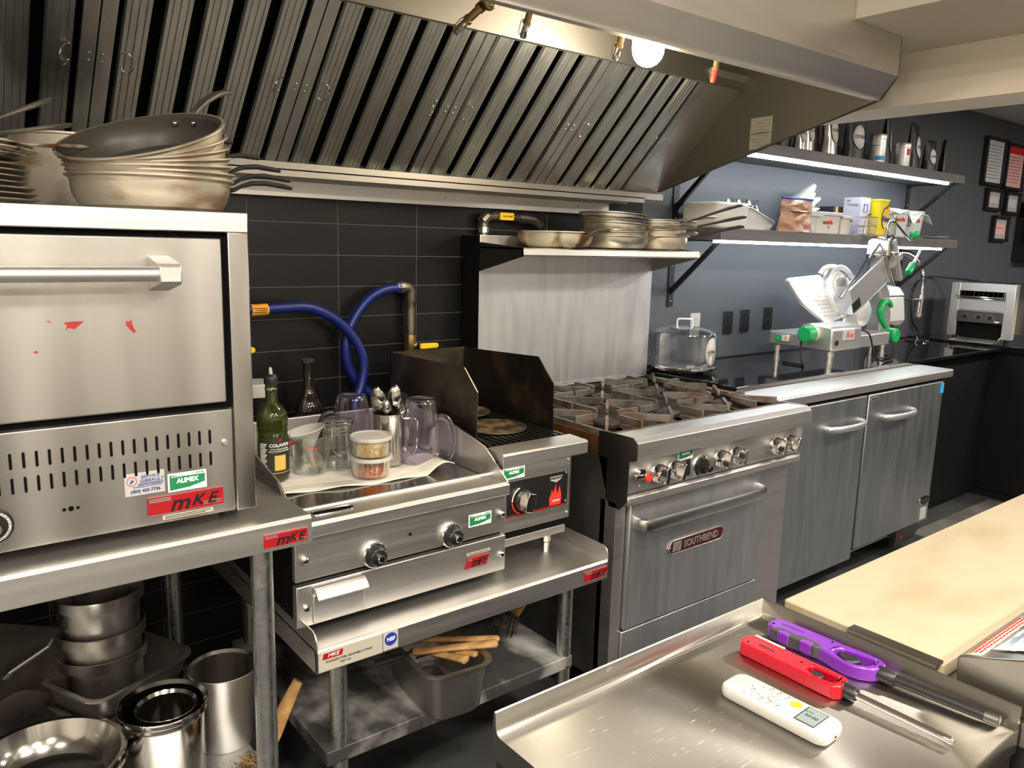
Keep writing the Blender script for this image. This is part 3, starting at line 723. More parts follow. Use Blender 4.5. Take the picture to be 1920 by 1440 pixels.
for x, z in ((.687, .775), (1.250, .775), (.687, .658), (1.250, .660)):
    G().tube([(x, 1.622, z), (x, 1.610, z), (x, 1.608, z)], [.0075, .0075, .005], 14).build('screw', 'chrome', gr)
G().cyl((.967, 1.6222, .776), (.967, 1.6212, .776), .0042, n=16).build('peep_hole', 'hole', gr)
dw = G().box(.703, .8345, 1.611, 1.618, .6165, .687).build('grease_drawer', 'steel', gr, bev=.003)
G().prism([(1.612, .687), (1.612, .704), (1.604, .7045), (1.590, .692), (1.585, .684), (1.588, .680), (1.594, .689), (1.607, .698)], .704, .834, 'x').build('drawer_pull', 'steel', dw, bev=.001)
badge('maker_badge', 1.131, .643, .070, .031, 1.617, lp, skew=.009, sh=.25)
G().box(1.137, 1.214, 1.6163, 1.617, .679, .6865).build('rating_strip', 'label_cream', lp)
G().box(1.141, 1.209, 1.6157, 1.6163, .6822, .6838).build('print_line', 'steel_dull', lp)
sticker_green(gr, 1.145, .7555, .074, .034, 1.622)
for x in (.70, 1.23):
    for y in (1.68, 2.15): G().cyl((x, y, .588), (x, y, .62), .018, n=16).build('foot', 'black_rubber', gr)

# ---------------------------------------------------------------- towel and what stands on it
PZ = .8565
def towel(u, v):
    xf = .700 + u * .50; xb = .735 + u * .50
    yf = 1.842 - .055 * u + .006 * math.sin(9 * u); yb = 2.10 - .03 * u
    x = xf + (xb - xf) * v; y = yf + (yb - yf) * v
    z = PZ + .004 + .0022 * math.sin(11 * u + 5 * v) * math.cos(6 * v - 4 * u) * (1 if v > .02 else 1.2)
    if v < .1: z += .0035 * math.sin(19 * u + 1) * (1 - v / .1)
    if u > .86:
        k = (u - .86) / .14; x += .012 * k; z += .030 * math.sin(k * 2.6) * max(0, .75 - v) ** 1.0 + .004 * k
    return (x, y, z)
tw = G().sheet(towel, 70, 30).build('tea_towel', 'cloth', at=(.96, 1.93, PZ + .001), solid=.0025); tag(tw, 'off-white striped towel spread over the griddle plate under the jugs', 'towel')
for q in (.10, .17):
    G().tube([V(*towel(i / 60, q)) + V(0, 0, .0012) for i in range(61)], .0014, 4).build('woven_stripe', 'steel_dull', tw)
TZ = .864
# olive oil bottle
bo = thing('oil_bottle', 'dark green olive oil bottle with a pourer standing beside the oven post', 'bottle', (.757, 1.975, TZ))
c = (.757, 1.975, TZ)
G().lathe([(0, 0), (.036, 0), (.0405, .005), (.041, .06), (.0395, .13), (.041, .136), (.0395, .142), (.041, .150), (.0395, .157), (.041, .164), (.038, .182), (.028, .198), (.0175, .208), (.0155, .222), (.0155, .256), (.018, .258), (.018, .262), (.0155, .264), (.0155, .268), (0, .268)], c, 40).build('glass', 'bottle_green', bo)
G().lathe([(.0175, .258), (.0182, .262), (.0182, .276), (.0165, .279), (.012, .284), (0, .284)], c, 28).build('cap', 'black', bo)
G().tube([V(c[0], c[1], c[2] + .283), V(c[0] - .001, c[1], c[2] + .298), V(c[0] - .001, c[1], c[2] + .302)], [.005, .0042, .002], 12).build('pour_spout', 'white', bo)
G().lathe([(.0165, .243), (.0168, .246), (.0165, .249)], c, 28).build('neck_ring', 'chrome', bo)
yaw = math.atan2(-c[1], -c[0]) + .25
lb = G().lathe([(.0412, .016), (.0414, .04), (.0413, .118), (.0410, .122)], c, 40, a0=yaw - 1.25, a1=yaw + 1.25).build('label', 'bottle_label', bo)
def on_cyl(name, body, size, r, z, mt, parent, c, yaw, dt=0., **kw):
    o = text(name, body, size, (0, 0, 0), mt, None, **kw); o.parent = parent
    off = BASE.get(parent.name, V(0, 0, 0))
    for v in o.data.vertices:
        a = yaw + dt + v.co.x / r; rr = r - v.co.y
        v.co = V(c[0] + rr * math.cos(a), c[1] + rr * math.sin(a), c[2] + z + v.co.z) - off
    return o
on_cyl('lettering', 'COLAVITA', .0115, .0418, .101, 'ink_white', lb, c, yaw, .22, bold=.0002, sx=1.05)
on_cyl('lettering', 'EXTRA VIRGIN OLIVE OIL', .0046, .0418, .091, 'ink_white', lb, c, yaw, .22)
on_cyl('lettering', "HUILE D'OLIVE EXTRA VIERGE", .0046, .0418, .085, 'ink_white', lb, c, yaw, .22)
G().lathe([(.0416, .034), (.0418, .05), (.0416, .074)], c, 12, a0=yaw - .16, a1=yaw + .60).build('gold_picture', 'gold', lb)
G().lathe([(.0416, .026), (.0416, .0275)], c, 30, a0=yaw - 1.1, a1=yaw + 1.1).build('gold_rule', 'gold', lb)
a = yaw + .21
G().cyl((c[0] + .0405 * math.cos(a), c[1] + .0405 * math.sin(a), c[2] + .114), (c[0] + .0422 * math.cos(a), c[1] + .0422 * math.sin(a), c[2] + .114), .0042, n=14).build('red_seal', 'red', lb)
for k in range(14): G().lathe([(.0416, .104 - .0048 * k), (.0416, .1065 - .0048 * k)], c, 8, a0=yaw - 1.1, a1=yaw - .62 - .06 * (k % 3)).build('small_print', 'ink_white', lb)
# glass measuring cup with a funnel in it
mc = thing('measuring_cup', 'glass measuring cup with red markings and a red-marked handle', 'measuring cup', (.868, 1.985, TZ))
c = (.868, 1.985, TZ)
G().lathe([(0, 0), (.040, 0), (.0455, .006), (.048, .03), (.0555, .102), (.0575, .106), (.0560, .107), (.0535, .102), (.0465, .03), (.043, .009), (0, .006)], c, 44).build('glass', 'glass', mc)
for dt, tx in ((-.1, '2 CUPS'), (.28, '500')):
    on_cyl('marking', tx, .008, .0545, .080, 'ink_red', mc, c, math.atan2(-c[1], -c[0]), dt)
g = G()
for k in range(5): g.lathe([(.0500 + .0013 * k, .028 + .013 * k), (.0501 + .0013 * k, .0288 + .013 * k)], c, 6, a0=-2.1, a1=-1.75 if k % 2 else -1.55)
g.build('red_scale', 'ink_red', mc)
G().tube([V(*c) + V(*p) for p in ((-.050, .0, .092), (-.078, .004, .088), (-.082, .004, .06), (-.076, .003, .035), (-.066, 0, .028))], [.007, .007, .0065, .0055, .0045], 10, flat=1.4).build('handle', 'red', mc)
fn = thing('funnel', 'white plastic funnel dropped into the glass measuring cup', 'funnel', (.872, 1.98, TZ + .02), (-.10, -.22, 0), room=False)
G().lathe([(.006, 0), (.0085, .03), (.012, .045), (.052, .098), (.056, .100), (.056, .103), (.051, .101), (.010, .046), (.0065, .03), (.0045, 0)], n=40).build('cone', 'white', fn)
G().tube([(.052, .0, .101), (.062, .006, .102), (.064, -.002, .102), (.054, -.008, .101)], .0022, 8).build('hang_loop', 'white', fn)
# swing-top glass jar
c = (.948, 1.985, TZ)
jr = thing('clip_top_jar', 'clear glass jar with wire clasp between the measuring cup and the tubs', 'jar', c)
G().lathe([(0, 0), (.036, 0), (.041, .006), (.042, .04), (.037, .075), (.036, .10), (.042, .118), (.045, .126), (.044, .127), (.034, .10), (.035, .075), (.040, .04), (.038, .008), (0, .004)], c, 40).build('glass', 'glass', jr)
G().lathe([(.046, .128), (.046, .134), (.03, .140), (0, .141)], c, 36).build('lid', 'glass', jr)
for k in range(4): G().lathe([(.0372 + .002 * k, .100 + .011 * k), (.0395 + .002 * k, .1015 + .011 * k), (.0372 + .002 * k, .103 + .011 * k)], c, 36).build('wire_band', 'chrome', jr)
G().tube(spline([V(*c) + V(*p) for p in ((-.03, -.03, .126), (-.034, -.034, .09), (-.03, -.036, .06), (-.012, -.045, .045), (.006, -.046, .06), (.008, -.046, .10), (.0, -.045, .128))], 6), .0016, 6).build('clasp', 'chrome', jr)
# two stacked lidded tubs
for i, (fill, nm) in enumerate((('chili', 'lower round deli tub of red-brown spice on the towel'), ('grain', 'upper round deli tub of pale grain stacked on the spice tub'))):
    c = (.990, 1.868, TZ + .0005 + i * .0565)
    t = thing('deli_tub', nm, 'tub', c, None, 'stacked deli tubs on the towel')
    G().lathe([(0, 0), (.047, 0), (.049, .004), (.0545, .050), (.0530, .050), (.0475, .005), (0, .003)], c, 44).build('body', 'deli', t)
    G().lathe([(0, .004), (.0465, .004), (.0495, .028 + .012 * i), (.03, .031 + .013 * i), (0, .030 + .012 * i)], c, 40).build('contents', fill, t)
    G().lathe([(.0555, .046), (.0575, .047), (.0580, .054), (.0565, .0562), (.052, .0562), (.050, .0535), (0, .0535), (0, .0525), (.051, .0525), (.0555, .052)], c, 44).build('lid', 'frost', t)
    G().lathe([(.0556, .0465), (.0576, .0475), (.058, .054), (.0566, .0563), (.054, .0563)], c, 44).build('lid_rim', 'white', t)
# steel jug full of spoons
c = (1.088, 1.945, TZ)
jg = thing('steel_jug', 'polished steel jug with square wire handle holding spoons', 'jug', c)
G().lathe([(0, 0), (.040, 0), (.0435, .004), (.0435, .142), (.045, .147), (.0455, .150), (.0435, .150), (.042, .142), (.042, .006), (0, .004)], c, 44).build('body', 'polish', jg)
hx = Matrix.Translation(c) @ Matrix.Rotation(-.75, 4, 'Z')
G().tube([hx @ V(*p) for p in ((.041, 0, .134), (.075, 0, .136), (.083, 0, .128), (.080, 0, .05), (.070, 0, .034), (.060, 0, .03), (.042, 0, .05))], .0032, 8).build('wire_handle', 'chrome', jg)
def spoon(label, base, top, w, L, yaw, m='polish'):
    t = thing('serving_spoon', label, 'spoon', base, None, 'spoons in the steel jug')
    b, tp = V(*base), V(*top); d = (tp - b).normalized(); s = V(math.cos(yaw), math.sin(yaw), 0); s = (s - d * s.dot(d)).normalized(); n = d.cross(s)
    G().tube([b, b + (tp - b) * .5, tp - d * L], [.003, .004, .0055], 10, flat=.6).build('stem', m, t)
    def bowl(u, v):
        a = u * 2 * PI; k = v
        yy = L * .5 + L * .5 * math.cos(a) * k; ww = w * math.sin(a) * k * (1.0 - .12 * math.cos(a))
        return tp - d * L + d * yy + s * ww - n * (.013 * (1 - k * k))
    G().sheet(bowl, 28, 7).build('spoon_bowl', m, t, solid=.0012)
spoon('big serving spoon leaning to the jar side of the jug', (1.095, 1.955, TZ + .006), (1.036, 1.925, TZ + .232), .021, .078, -.6)
spoon('small spoon in front between the two big spoons', (1.098, 1.95, TZ + .006), (1.062, 1.915, TZ + .194), .014, .055, -.5)
spoon('big serving spoon leaning towards the clear pitcher', (1.078, 1.96, TZ + .006), (1.100, 1.925, TZ + .232), .023, .085, -.6)
spoon('short curved spoon whose bowl pokes over the jug rim', (1.075, 1.95, TZ + .006), (1.124, 1.922, TZ + .166), .014, .04, -.4)
# clear plastic pitchers
def pitcher(label, c, up, yaw, mt='lilac', h=.185, hm='lilac'):
    t = thing('plastic_pitcher', label, 'pitcher', c, (0, 0, yaw), 'clear plastic pitchers on the griddle', room=False)
    pr = [(0, 0), (.052, 0), (.056, .003), (.0565, .02), (.055, .10), (.053, .125), (.048, .155), (.0455, h - .012), (.043, h - .003), (.040, h), (.037, h - .002), (0, h - .004)]
    if up: pr = [(0, .0), (.044, .0), (.050, .006), (.056, .12), (.058, h), (.056, h), (.054, .12), (.048, .008), (0, .005)]
    G().lathe(pr, n=44).build('body', mt, t)
    if not up: G().lathe([(.0562, .03), (.0568, .031), (.0562, .032)], n=44).build('rim_line', mt, t)
    z0, z1 = (.03, .135) if not up else (.05, .15)
    G().tube(spline([(.054, 0, z1), (.08, 0, z1 - .008), (.095, 0, (z0 + z1) / 2), (.088, 0, z0 - .012), (.056, 0, z0 - .014)], 6), .0075, 10, flat=1.3).build('handle', hm, t)
    if up: G().tube([(-.05, .02, h), (-.066, 0, h + .008), (-.05, -.02, h)], .003, 8).build('spout', mt, t)
    return t
pitcher('lilac-tinted plastic pitcher upside down nearest the charbroiler guard', (1.178, 1.92, TZ), False, -.75)
pitcher('lilac-tinted plastic pitcher upside down behind the clip-top jar', (1.035, 2.07, TZ), False, 2.85, hm='black')
pitcher('clear plastic pitcher standing upright behind the steel jug of spoons', (1.165, 2.08, TZ - .004), True, .6, 'acrylic', .175, 'acrylic')
# behind the griddle
c = (1.015, 2.33, .823)
b2 = thing('sauce_bottle', 'tall black bottle with a tan cap standing behind the griddle', 'bottle', c)
G().lathe([(0, 0), (.043, 0), (.0455, .006), (.0455, .125), (.042, .155), (.030, .178), (.020, .195), (.0165, .215), (.0165, .288), (.018, .289), (.018, .292), (0, .292)], c, 40).build('glass', 'bottle_brown', b2)
G().lathe([(.0185, .288), (.0195, .290), (.0195, .298), (.018, .300), (0, .300)], c, 28).build('cap', 'stoneplate', b2)
G().lathe([(.0458, .02), (.046, .06), (.0458, .115)], c, 40).build('label', 'brown', b2)
c = (.845, 2.33, .823)
wc = thing('squeeze_tub', 'white lidded container behind the olive oil bottle', 'container', c)
G().lathe([(0, 0), (.05, 0), (.053, .005), (.056, .205), (0, .207)], c, 36).build('body', 'deli', wc)
G().lathe([(.058, .202), (.059, .206), (.059, .238), (.056, .242), (0, .243)], c, 36).build('lid', 'white', wc)
wb = G().lathe([(0, 0), (.036, 0), (.042, .01), (.042, .17), (.036, .20), (.03, .222), (0, .228)], n=28)
for v in wb.bm.verts: v.co += V(noise.noise(v.co * 40), noise.noise(v.co * 40 + V(5, 0, 0)), .3 * noise.noise(v.co * 50)) * .014
tag(wb.build('wrapped_bundle', 'wrap', at=(.938, 2.32, .823)), 'bundle wrapped in crinkled cling film beside the black bottle', 'bundle')

# ---------------------------------------------------------------- blue gas hose, pipe and valve
hs = thing('gas_hose', 'thick blue gas hose looping up the black tile wall', 'hose', (1.2, 2.40, .85))
H1 = spline([(.78, 2.36, 1.285), (.86, 2.37, 1.278), (.95, 2.38, 1.281), (1.05, 2.385, 1.278), (1.14, 2.385, 1.235), (1.205, 2.38, 1.165), (1.232, 2.375, 1.09), (1.222, 2.37, 1.02), (1.19, 2.36, .95), (1.17, 2.35, .87)], 8)
G().tube(H1, .0165, 16).build('hose', 'blue', hs)
H2 = spline([(1.40, 2.425, 1.336), (1.33, 2.425, 1.325), (1.26, 2.42, 1.285), (1.20, 2.415, 1.20), (1.185, 2.41, 1.12), (1.205, 2.41, 1.05), (1.25, 2.40, .99), (1.32, 2.385, .955), (1.40, 2.37, .94)], 8)
G().tube(H2, .0165, 16).build('hose', 'blue', hs)
i = 7; G().tube(H1[i:i + 6], .0178, 16).build('warning_tag', 'orange_tag', hs)
for k in range(3): G().box(H1[i + 2].x - .02, H1[i + 2].x + .028, H1[i + 2].y - .0190, H1[i + 2].y - .0178, H1[i + 2].z + .006 - .006 * k, H1[i + 2].z + .008 - .006 * k).build('print_line', 'brown', hs)
gp_ = thing('gas_pipe', 'old metal gas pipe with elbow and yellow lever valve behind the charbroiler', 'pipe', (1.446, 2.43, 0))
G().tube([(1.385, 2.426, 1.336), (1.40, 2.428, 1.336), (1.401, 2.428, 1.336), (1.418, 2.43, 1.336)], [.019, .019, .0215, .0215], 8).build('hose_coupling', 'galv_leg', gp_)
G().tube(spline([(1.415, 2.43, 1.336), (1.435, 2.43, 1.334), (1.446, 2.43, 1.322), (1.447, 2.43, 1.30)], 5), .0195, 16).build('elbow', 'pipe', gp_)
G().tube([(1.447, 2.43, 1.302), (1.447, 2.43, 1.285), (1.447, 2.43, 1.284), (1.447, 2.43, .0)], [.021, .021, .0155, .0155], 16).build('riser', 'pipe', gp_)
vb = G().tube([(1.447, 2.43, 1.17), (1.447, 2.43, 1.168), (1.447, 2.43, 1.12), (1.447, 2.43, 1.09)], [.018, .0205, .023, .019], 8).build('valve_body', 'brass', gp_)
G().cyl((1.462, 2.41, 1.128), (1.462, 2.395, 1.128), .011, n=14).build('valve_nut', 'chrome', vb)
G().prism([(1.467, 1.118), (1.485, 1.118), (1.535, 1.119), (1.541, 1.123), (1.541, 1.133), (1.535, 1.137), (1.485, 1.138), (1.467, 1.138)], 2.388, 2.400, 'y').build('valve_lever', 'yellow', vb, bev=.003)
v2 = thing('gas_valve', 'yellow lever tip of a second valve beside the oven post', 'valve', (.87, 2.42, 1.14))
G().prism([(.80, 1.142), (.868, 1.1405), (.876, 1.145), (.876, 1.155), (.868, 1.160), (.80, 1.160)], 2.405, 2.415, 'y').build('valve_lever', 'yellow', v2, bev=.003)
G().cyl((.80, 2.415, 1.15), (.80, 2.468, 1.15), .02, n=14).build('valve_body', 'brass', v2)

# ---------------------------------------------------------------- charbroiler
cb = thing('charbroiler', 'small gas charbroiler with scorched side guards beside the griddle', 'charbroiler', (1.43, 1.95, .588))
BX0, BX1 = 1.287, 1.527
G().box(BX0, BX1 + .02, 1.665, 2.30, .702, .905).build('body', 'steel_dark', cb)
fp = G().box(1.272, BX1, 1.648, 1.668, .702, .895).build('front_panel', 'steel', cb, bev=.0015)
G().box(1.275, BX1 - .01, 1.655, 2.2, .682, .700).build('tray_slot', 'hole', cb)
G().box(1.275, BX1 - .012, 1.65, 2.2, .658, .681).build('drip_tray', 'steel', cb, bev=.001)
G().prism([(1.648, .888), (1.642, .892), (1.642, .926), (1.647, .930), (1.725, .932), (1.725, .905), (1.668, .905), (1.668, .888)], 1.272, 1.588, 'x').build('front_ledge', 'steel', cb, bev=.001)
G().box(1.56, 1.588, 1.70, 2.30, .88, .925).build('side_ledge', 'steel_dark', cb)
pl = G().box(1.292, 1.514, 1.6455, 1.648, .745, .848).build('control_plate', 'black', cb)
G().box(1.292, 1.514, 1.6448, 1.6456, .7455, .750).build('red_line', 'red', pl)
kn = G().tube([(1.348, 1.6455, .788), (1.348, 1.638, .788)], [.034, .033], 36).build('knob', 'black', cb)
g = G().tube([(1.348, 1.638, .788), (1.348, 1.624, .788)], [.031, .030], 36); g.build('knob_skirt', 'chrome', kn)
g = G().prism([(-.013, -.027), (.013, -.027), (.016, -.01), (.016, .01), (.013, .027), (-.013, .027), (-.016, .01), (-.016, -.01)], 1.608, 1.625, 'y', T=Matrix.Translation((1.348, 0, .788)) @ Matrix.Rotation(.25, 4, 'Y')); g.build('knob_grip', 'chrome', kn, bev=.002)
def ring_arc(nm, a0, a1, mt, r0=.0375, r1=.041):
    o = arc(1.348, .788, r1, a0, a1, 16) + arc(1.348, .788, r0, a1, a0, 16)
    G().prism(o, 1.6448, 1.6456, 'y').build(nm, mt, pl)
ring_arc('white_arc', rad(110), rad(180), 'ink_white'); ring_arc('red_arc', rad(184), rad(255), 'redknob')
o = [(-.5, -.5), (-.55, -.15), (-.38, .15), (-.36, .38), (-.2, .1), (-.14, .32), (.0, .62), (.0, .35), (.12, .05), (.2, .22), (.26, .5), (.42, .12), (.46, -.2), (.4, -.5)]
fl = G().prism([(1.470 + a * .046, .780 + b * .056) for a, b in o], 1.6447, 1.6456, 'y').build('flame_logo', 'redknob', pl)
text('lettering', 'cayenne', .0085, (1.4695, 1.6440, .7655), 'ink_white', fl, shear=.3)
G().prism([(1.446, .838), (1.494, .838), (1.490, .828), (1.470, .819), (1.448, .827)], 1.6447, 1.6456, 'y').build('chevron_logo', 'label_cream', pl)
text('lettering', 'VOLLRATH', .0095, (1.470, 1.6440, .8325), 'ink', pl, shear=.15, bold=.0003)
sticker_green(fp, 1.276, .8555, .076, .0325, 1.648)
for x, z in ((1.517, .880), (1.517, .720), (1.508, .843), (1.508, .757)): G().ball((x, 1.6475 if x > 1.51 else 1.645, z), .0032, 6).build('screw', 'chrome', cb)
for x, y in ((1.484, 1.70), (1.30, 1.70), (1.484, 2.2), (1.30, 2.2)): G().tube([(x, y, .66), (x, y, .622), (x, y, .618), (x, y, .588)], [.0165, .0165, .013, .011], 18).build('foot', 'polish', cb)
gd = [(1.795, .930), (1.792, 1.078), (1.860, 1.140), (2.295, 1.132), (2.295, .930)]
G().prism(gd, 1.288, 1.2915, 'x').build('side_guard', 'soot_tan', cb)
G().prism([(1.797, .925), (1.803, 1.075), (1.880, 1.150), (2.295, 1.130), (2.295, .925)], 1.583, 1.5865, 'x').build('side_guard', 'soot', cb)
G().box(1.288, 1.5865, 2.29, 2.294, .93, 1.132).build('rear_guard', 'soot_tan', cb)
G().prism([(1.72, .905), (1.72, .94), (2.29, 1.0), (2.29, .905)], 1.280, 1.288, 'x').build('inner_wall', 'soot', cb)
G().box(1.29, 1.58, 1.73, 2.28, .906, .910).build('burner_bed', 'hole', cb)
gt = G()
for i in range(13):
    x = 1.300 + i * .0225
    gt.prism([(x - .0045, .932), (x + .0045, .932), (x + .003, .912), (x - .003, .912)], 1.735, 2.28, 'y')
for y in (1.75, 1.9, 2.05, 2.2): gt.box(1.296, 1.576, y, y + .008, .911, .922)
gt.build('grate', 'grill', cb)
for lb_, c, r in (('larger scorched metal plate lying on the charbroiler grate', (1.438, 1.905, .933), .098), ('smaller scorched plate further back on the charbroiler grate', (1.46, 2.08, .948), .07)):
    t = thing('sizzle_plate', lb_, 'plate', c, (0.0 if r > .09 else .05, 0, 0), 'scorched plates on the grate', room=False)
    G().lathe([(0, 0), (r - .006, 0), (r, .003), (r + .001, .006), (r - .003, .006), (r - .012, .0035), (0, .0035)], n=44).build('disc', 'stoneplate', t)
    G().lathe([(r - .002, .0015), (r + .0015, .003), (r + .0015, .0062), (r - .002, .0066)], n=44).build('rim', 'pan_steel', t)
# ---------------------------------------------------------------- six-burner range
rg = thing('gas_range', 'six-burner stainless gas range with oven and chrome knobs', 'range', (2.15, 1.95, 0))
RX0, RX1 = 1.690, 2.615
G().box(RX0 + .004, RX1 - .004, 1.66, 2.34, .11, .855).build('body', 'steel_dull', rg)
G().box(RX0, RX0 + .045, 1.615, 1.68, .11, .72).build('front_stile', 'steel', rg)
G().box(2.447, RX1, 1.615, 1.68, .11, .72).build('front_stile', 'steel', rg)
for xa in (RX0, RX1 - .004):
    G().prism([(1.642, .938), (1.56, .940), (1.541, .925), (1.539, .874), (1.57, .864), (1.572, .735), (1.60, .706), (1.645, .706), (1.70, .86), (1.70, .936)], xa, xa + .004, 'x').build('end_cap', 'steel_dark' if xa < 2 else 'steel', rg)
G().prism([(1.645, .934), (1.56, .938), (1.5415, .925), (1.5395, .874), (1.5425, .870), (1.565, .864), (1.57, .87), (1.545, .877), (1.547, .922), (1.562, .932), (1.645, .930)], RX0 + .002, RX1 - .002, 'x').build('front_rail', 'steel', rg, bev=.0015)
cpn = G().box(RX0 + .004, RX1 - .004, 1.582, 1.66, .757, .866).build('control_panel', 'steel', rg)
G().prism([(1.582, .752), (1.568, .748), (1.566, .730), (1.572, .722), (1.62, .718), (1.62, .752)], RX0 + .004, RX1 - .004, 'x').build('lower_moulding', 'steel', rg, bev=.002)
def knob(x, z, turn=.0):
    k = G().tube([(x, 1.582, z), (x, 1.572, z), (x, 1.571, z), (x, 1.548, z), (x, 1.544, z)], [.024, .024, .031, .0285, .026], 36).build('burner_knob', 'chrome', rg)
    g = G().rbox(-.0075, .0075, -.026, .026, 0, .016, .006, T=Matrix.Translation((x, 1.546, z)) @ Matrix.Rotation(turn, 4, 'Y') @ Matrix.Rotation(PI / 2, 4, 'X')); g.build('knob_grip', 'chrome', k, bev=.0015)
    g = G(); g.tube([(x + .027, 1.581, z + .018), (x + .034, 1.5795, z + .018)], .0055, 10); g.build('flame_mark', 'white', k)
for x, t in ((1.830, .1), (1.908, .3), (2.140, .2), (2.223, .1), (2.458, .15), (2.542, .3)): knob(x, .806, t)
tk = G().tube([(2.043, 1.582, .795), (2.043, 1.575, .795), (2.043, 1.573, .795)], [.036, .036, .030], 40).build('thermostat', 'chrome', rg)
G().tube([(2.043, 1.574, .795), (2.043, 1.562, .795), (2.043, 1.561, .795), (2.043, 1.538, .795), (2.043, 1.534, .795)], [.027, .024, .014, .013, .009], 30).build('dial', 'black', tk)
G().prism([(1.969, .770), (1.992, .770), (1.992, .826), (1.969, .826)], 1.579, 1.583, 'y').build('igniter_switch', 'black', rg, bev=.002)
lv = G().cyl((1.745, 1.582, .822), (1.745, 1.560, .822), .013, n=16).build('safety_lever', 'chrome', rg)
G().prism([(1.715, .806), (1.765, .803), (1.765, .818), (1.715, .820)], 1.558, 1.568, 'y').build('lever_bar', 'chrome', lv, bev=.003)
G().cyl((1.768, 1.568, .806), (1.768, 1.553, .806), .0125, n=20).build('red_button', 'redknob', lv)
sticker_green(cpn, 1.930, .828, .072, .036, 1.5815)
G().box(2.575, 2.610, 1.5805, 1.582, .793, .806).build('rating_plate', 'label_cream', cpn)
for x, z in ((1.702, .80), (1.758, .774), (2.60, .83)): G().ball((x, 1.5815, z), .003, 6).build('screw', 'chrome', cpn)
dr = G().box(1.742, 2.444, 1.600, 1.66, .292, .712).build('oven_door', 'steel_cool', rg, bev=.003)
G().box(1.735, 2.449, 1.640, 1.662, .205, .716).build('door_gap', 'hole', rg)
G().box(1.738, 2.449, 1.606, 1.66, .12, .284).build('kick_panel', 'steel_cool', rg, bev=.003)
# broad chrome handle that curves back to the door at both ends
pts = spline([(1.765, 1.602, .648), (1.772, 1.572, .648), (1.80, 1.556, .648), (1.92, 1.552, .648), (2.08, 1.552, .648), (2.25, 1.552, .648), (2.37, 1.556, .648), (2.40, 1.572, .648), (2.408, 1.602, .648)], 6)
g = G(); rings = []
for i, p in enumerate(pts):
    a = pts[max(i - 1, 0)]; b = pts[min(i + 1, len(pts) - 1)]; d = (b - a).normalized(); n = V(d.y, -d.x, 0)
    if n.y > 0: n = -n
    rings.append([p + n * q + V(0, 0, w) for q, w in ((0, -.020), (.007, -.017), (.010, -.008), (.010, .008), (.007, .017), (0, .020), (-.003, .014), (-.003, -.014))])
g.loft(rings); g.build('handle', 'satin', dr)
# name plate
o = [(1.930, .524), (1.942, .545), (1.952, .549), (2.200, .549), (2.212, .540), (2.220, .527), (2.208, .508), (2.198, .503), (1.948, .503), (1.938, .508)]
np_ = G().prism(o, 1.5965, 1.600, 'y').build('name_plate', 'maroon', dr, bev=.0008)
G().tube([V(x, 1.5965, z) for x, z in o], .0016, 6, closed=True).build('plate_rim', 'silverink', np_)
text('lettering', 'SOUTHBEND', .034, (2.096, 1.5958, .5255), 'silverink', np_, bold=.0006, shear=.08, sx=.90)
G().prism([(1.950, .509), (1.960, .509), (1.996, .543), (1.953, .543)], 1.5957, 1.5966, 'y').build('stripe_logo', 'silverink', np_)
G().prism([(1.967, .509), (1.990, .509), (1.995, .536)], 1.5957, 1.5966, 'y').build('stripe_logo', 'silverink', np_)
for x in (1.936, 2.214): G().ball((x, 1.5965, .526), .0032, 6).build('plate_screw', 'chrome', np_)
# side skin with heat stain
G().box(RX0, RX0 + .003, 1.66, 2.34, .11, .855).build('side_skin', 'steel_dull', rg)
# cooktop well
G().box(RX0 + .006, RX1 - .006, 1.66, 2.33, .875, .879).build('spill_tray', 'iron_rust', rg)
G().box(RX0 + .002, RX0 + .007, 1.66, 2.33, .855, .915).build('well_side', 'heat_orange', rg); G().box(RX1 - .007, RX1 - .002, 1.66, 2.33, .855, .93).build('well_side', 'iron', rg)
G().box(RX0, RX1, 2.325, 2.345, .855, .94).build('well_back', 'steel_dark', rg)
GW, GD = .3035, .330
for ix in range(3):
    for iy in range(2):
        cx = RX0 + .0085 + GW * (ix + .5); cy = 1.664 + GD * (iy + .5); zt = .952; rusty = 'iron_rust' if (ix == 2 and iy == 0) or (ix == 0 and iy == 0) else 'iron'
        g = G(); hw, hd = GW / 2 - .002, GD / 2 - .002
        for a in (-1, 1):
            g.box(cx - hw, cx + hw, cy + a * hd - .005, cy + a * hd + .005, zt - .034, zt - .022)
            g.box(cx + a * (hw - .003) - .006, cx + a * (hw - .003) + .006, cy - hd, cy + hd, zt - .034, zt - .018)
        for k in range(8):
            t = PI / 4 * k
            r0 = .048; L = min(hw / max(abs(math.cos(t)), 1e-3), hd / max(abs(math.sin(t)), 1e-3))
            T = Matrix.Translation((cx, cy, 0)) @ Matrix.Rotation(t, 4, 'Z')
            R_ = [[(r0, -.0045, zt - .014), (r0, .0045, zt - .014), (r0, .0045, zt - .003), (r0, -.0045, zt - .003)], [(r0 + .012, -.005, zt - .016), (r0 + .012, .005, zt - .016), (r0 + .012, .005, zt), (r0 + .012, -.005, zt)],
                  [(L - .004, -.005, zt - .026), (L - .004, .005, zt - .026), (L - .004, .005, zt), (L - .004, -.005, zt)]]
            g.loft(R_, T=T)
        gt = g.build('burner_grate', 'grate_iron' if rusty == 'iron' else 'grate_rust', rg, smooth=False)
        G().lathe([(.0, .014), (.02, .013), (.034, .008), (.043, .006), (.046, .0), (.042, -.012), (.03, -.02), (.025, -.05)], (cx, cy, .915), 32).build('burner_head', rusty, rg)
        G().lathe([(.055, .0), (.10, -.004), (.135, -.016)], (cx, cy, .893), 32).build('burner_bowl', rusty, rg)
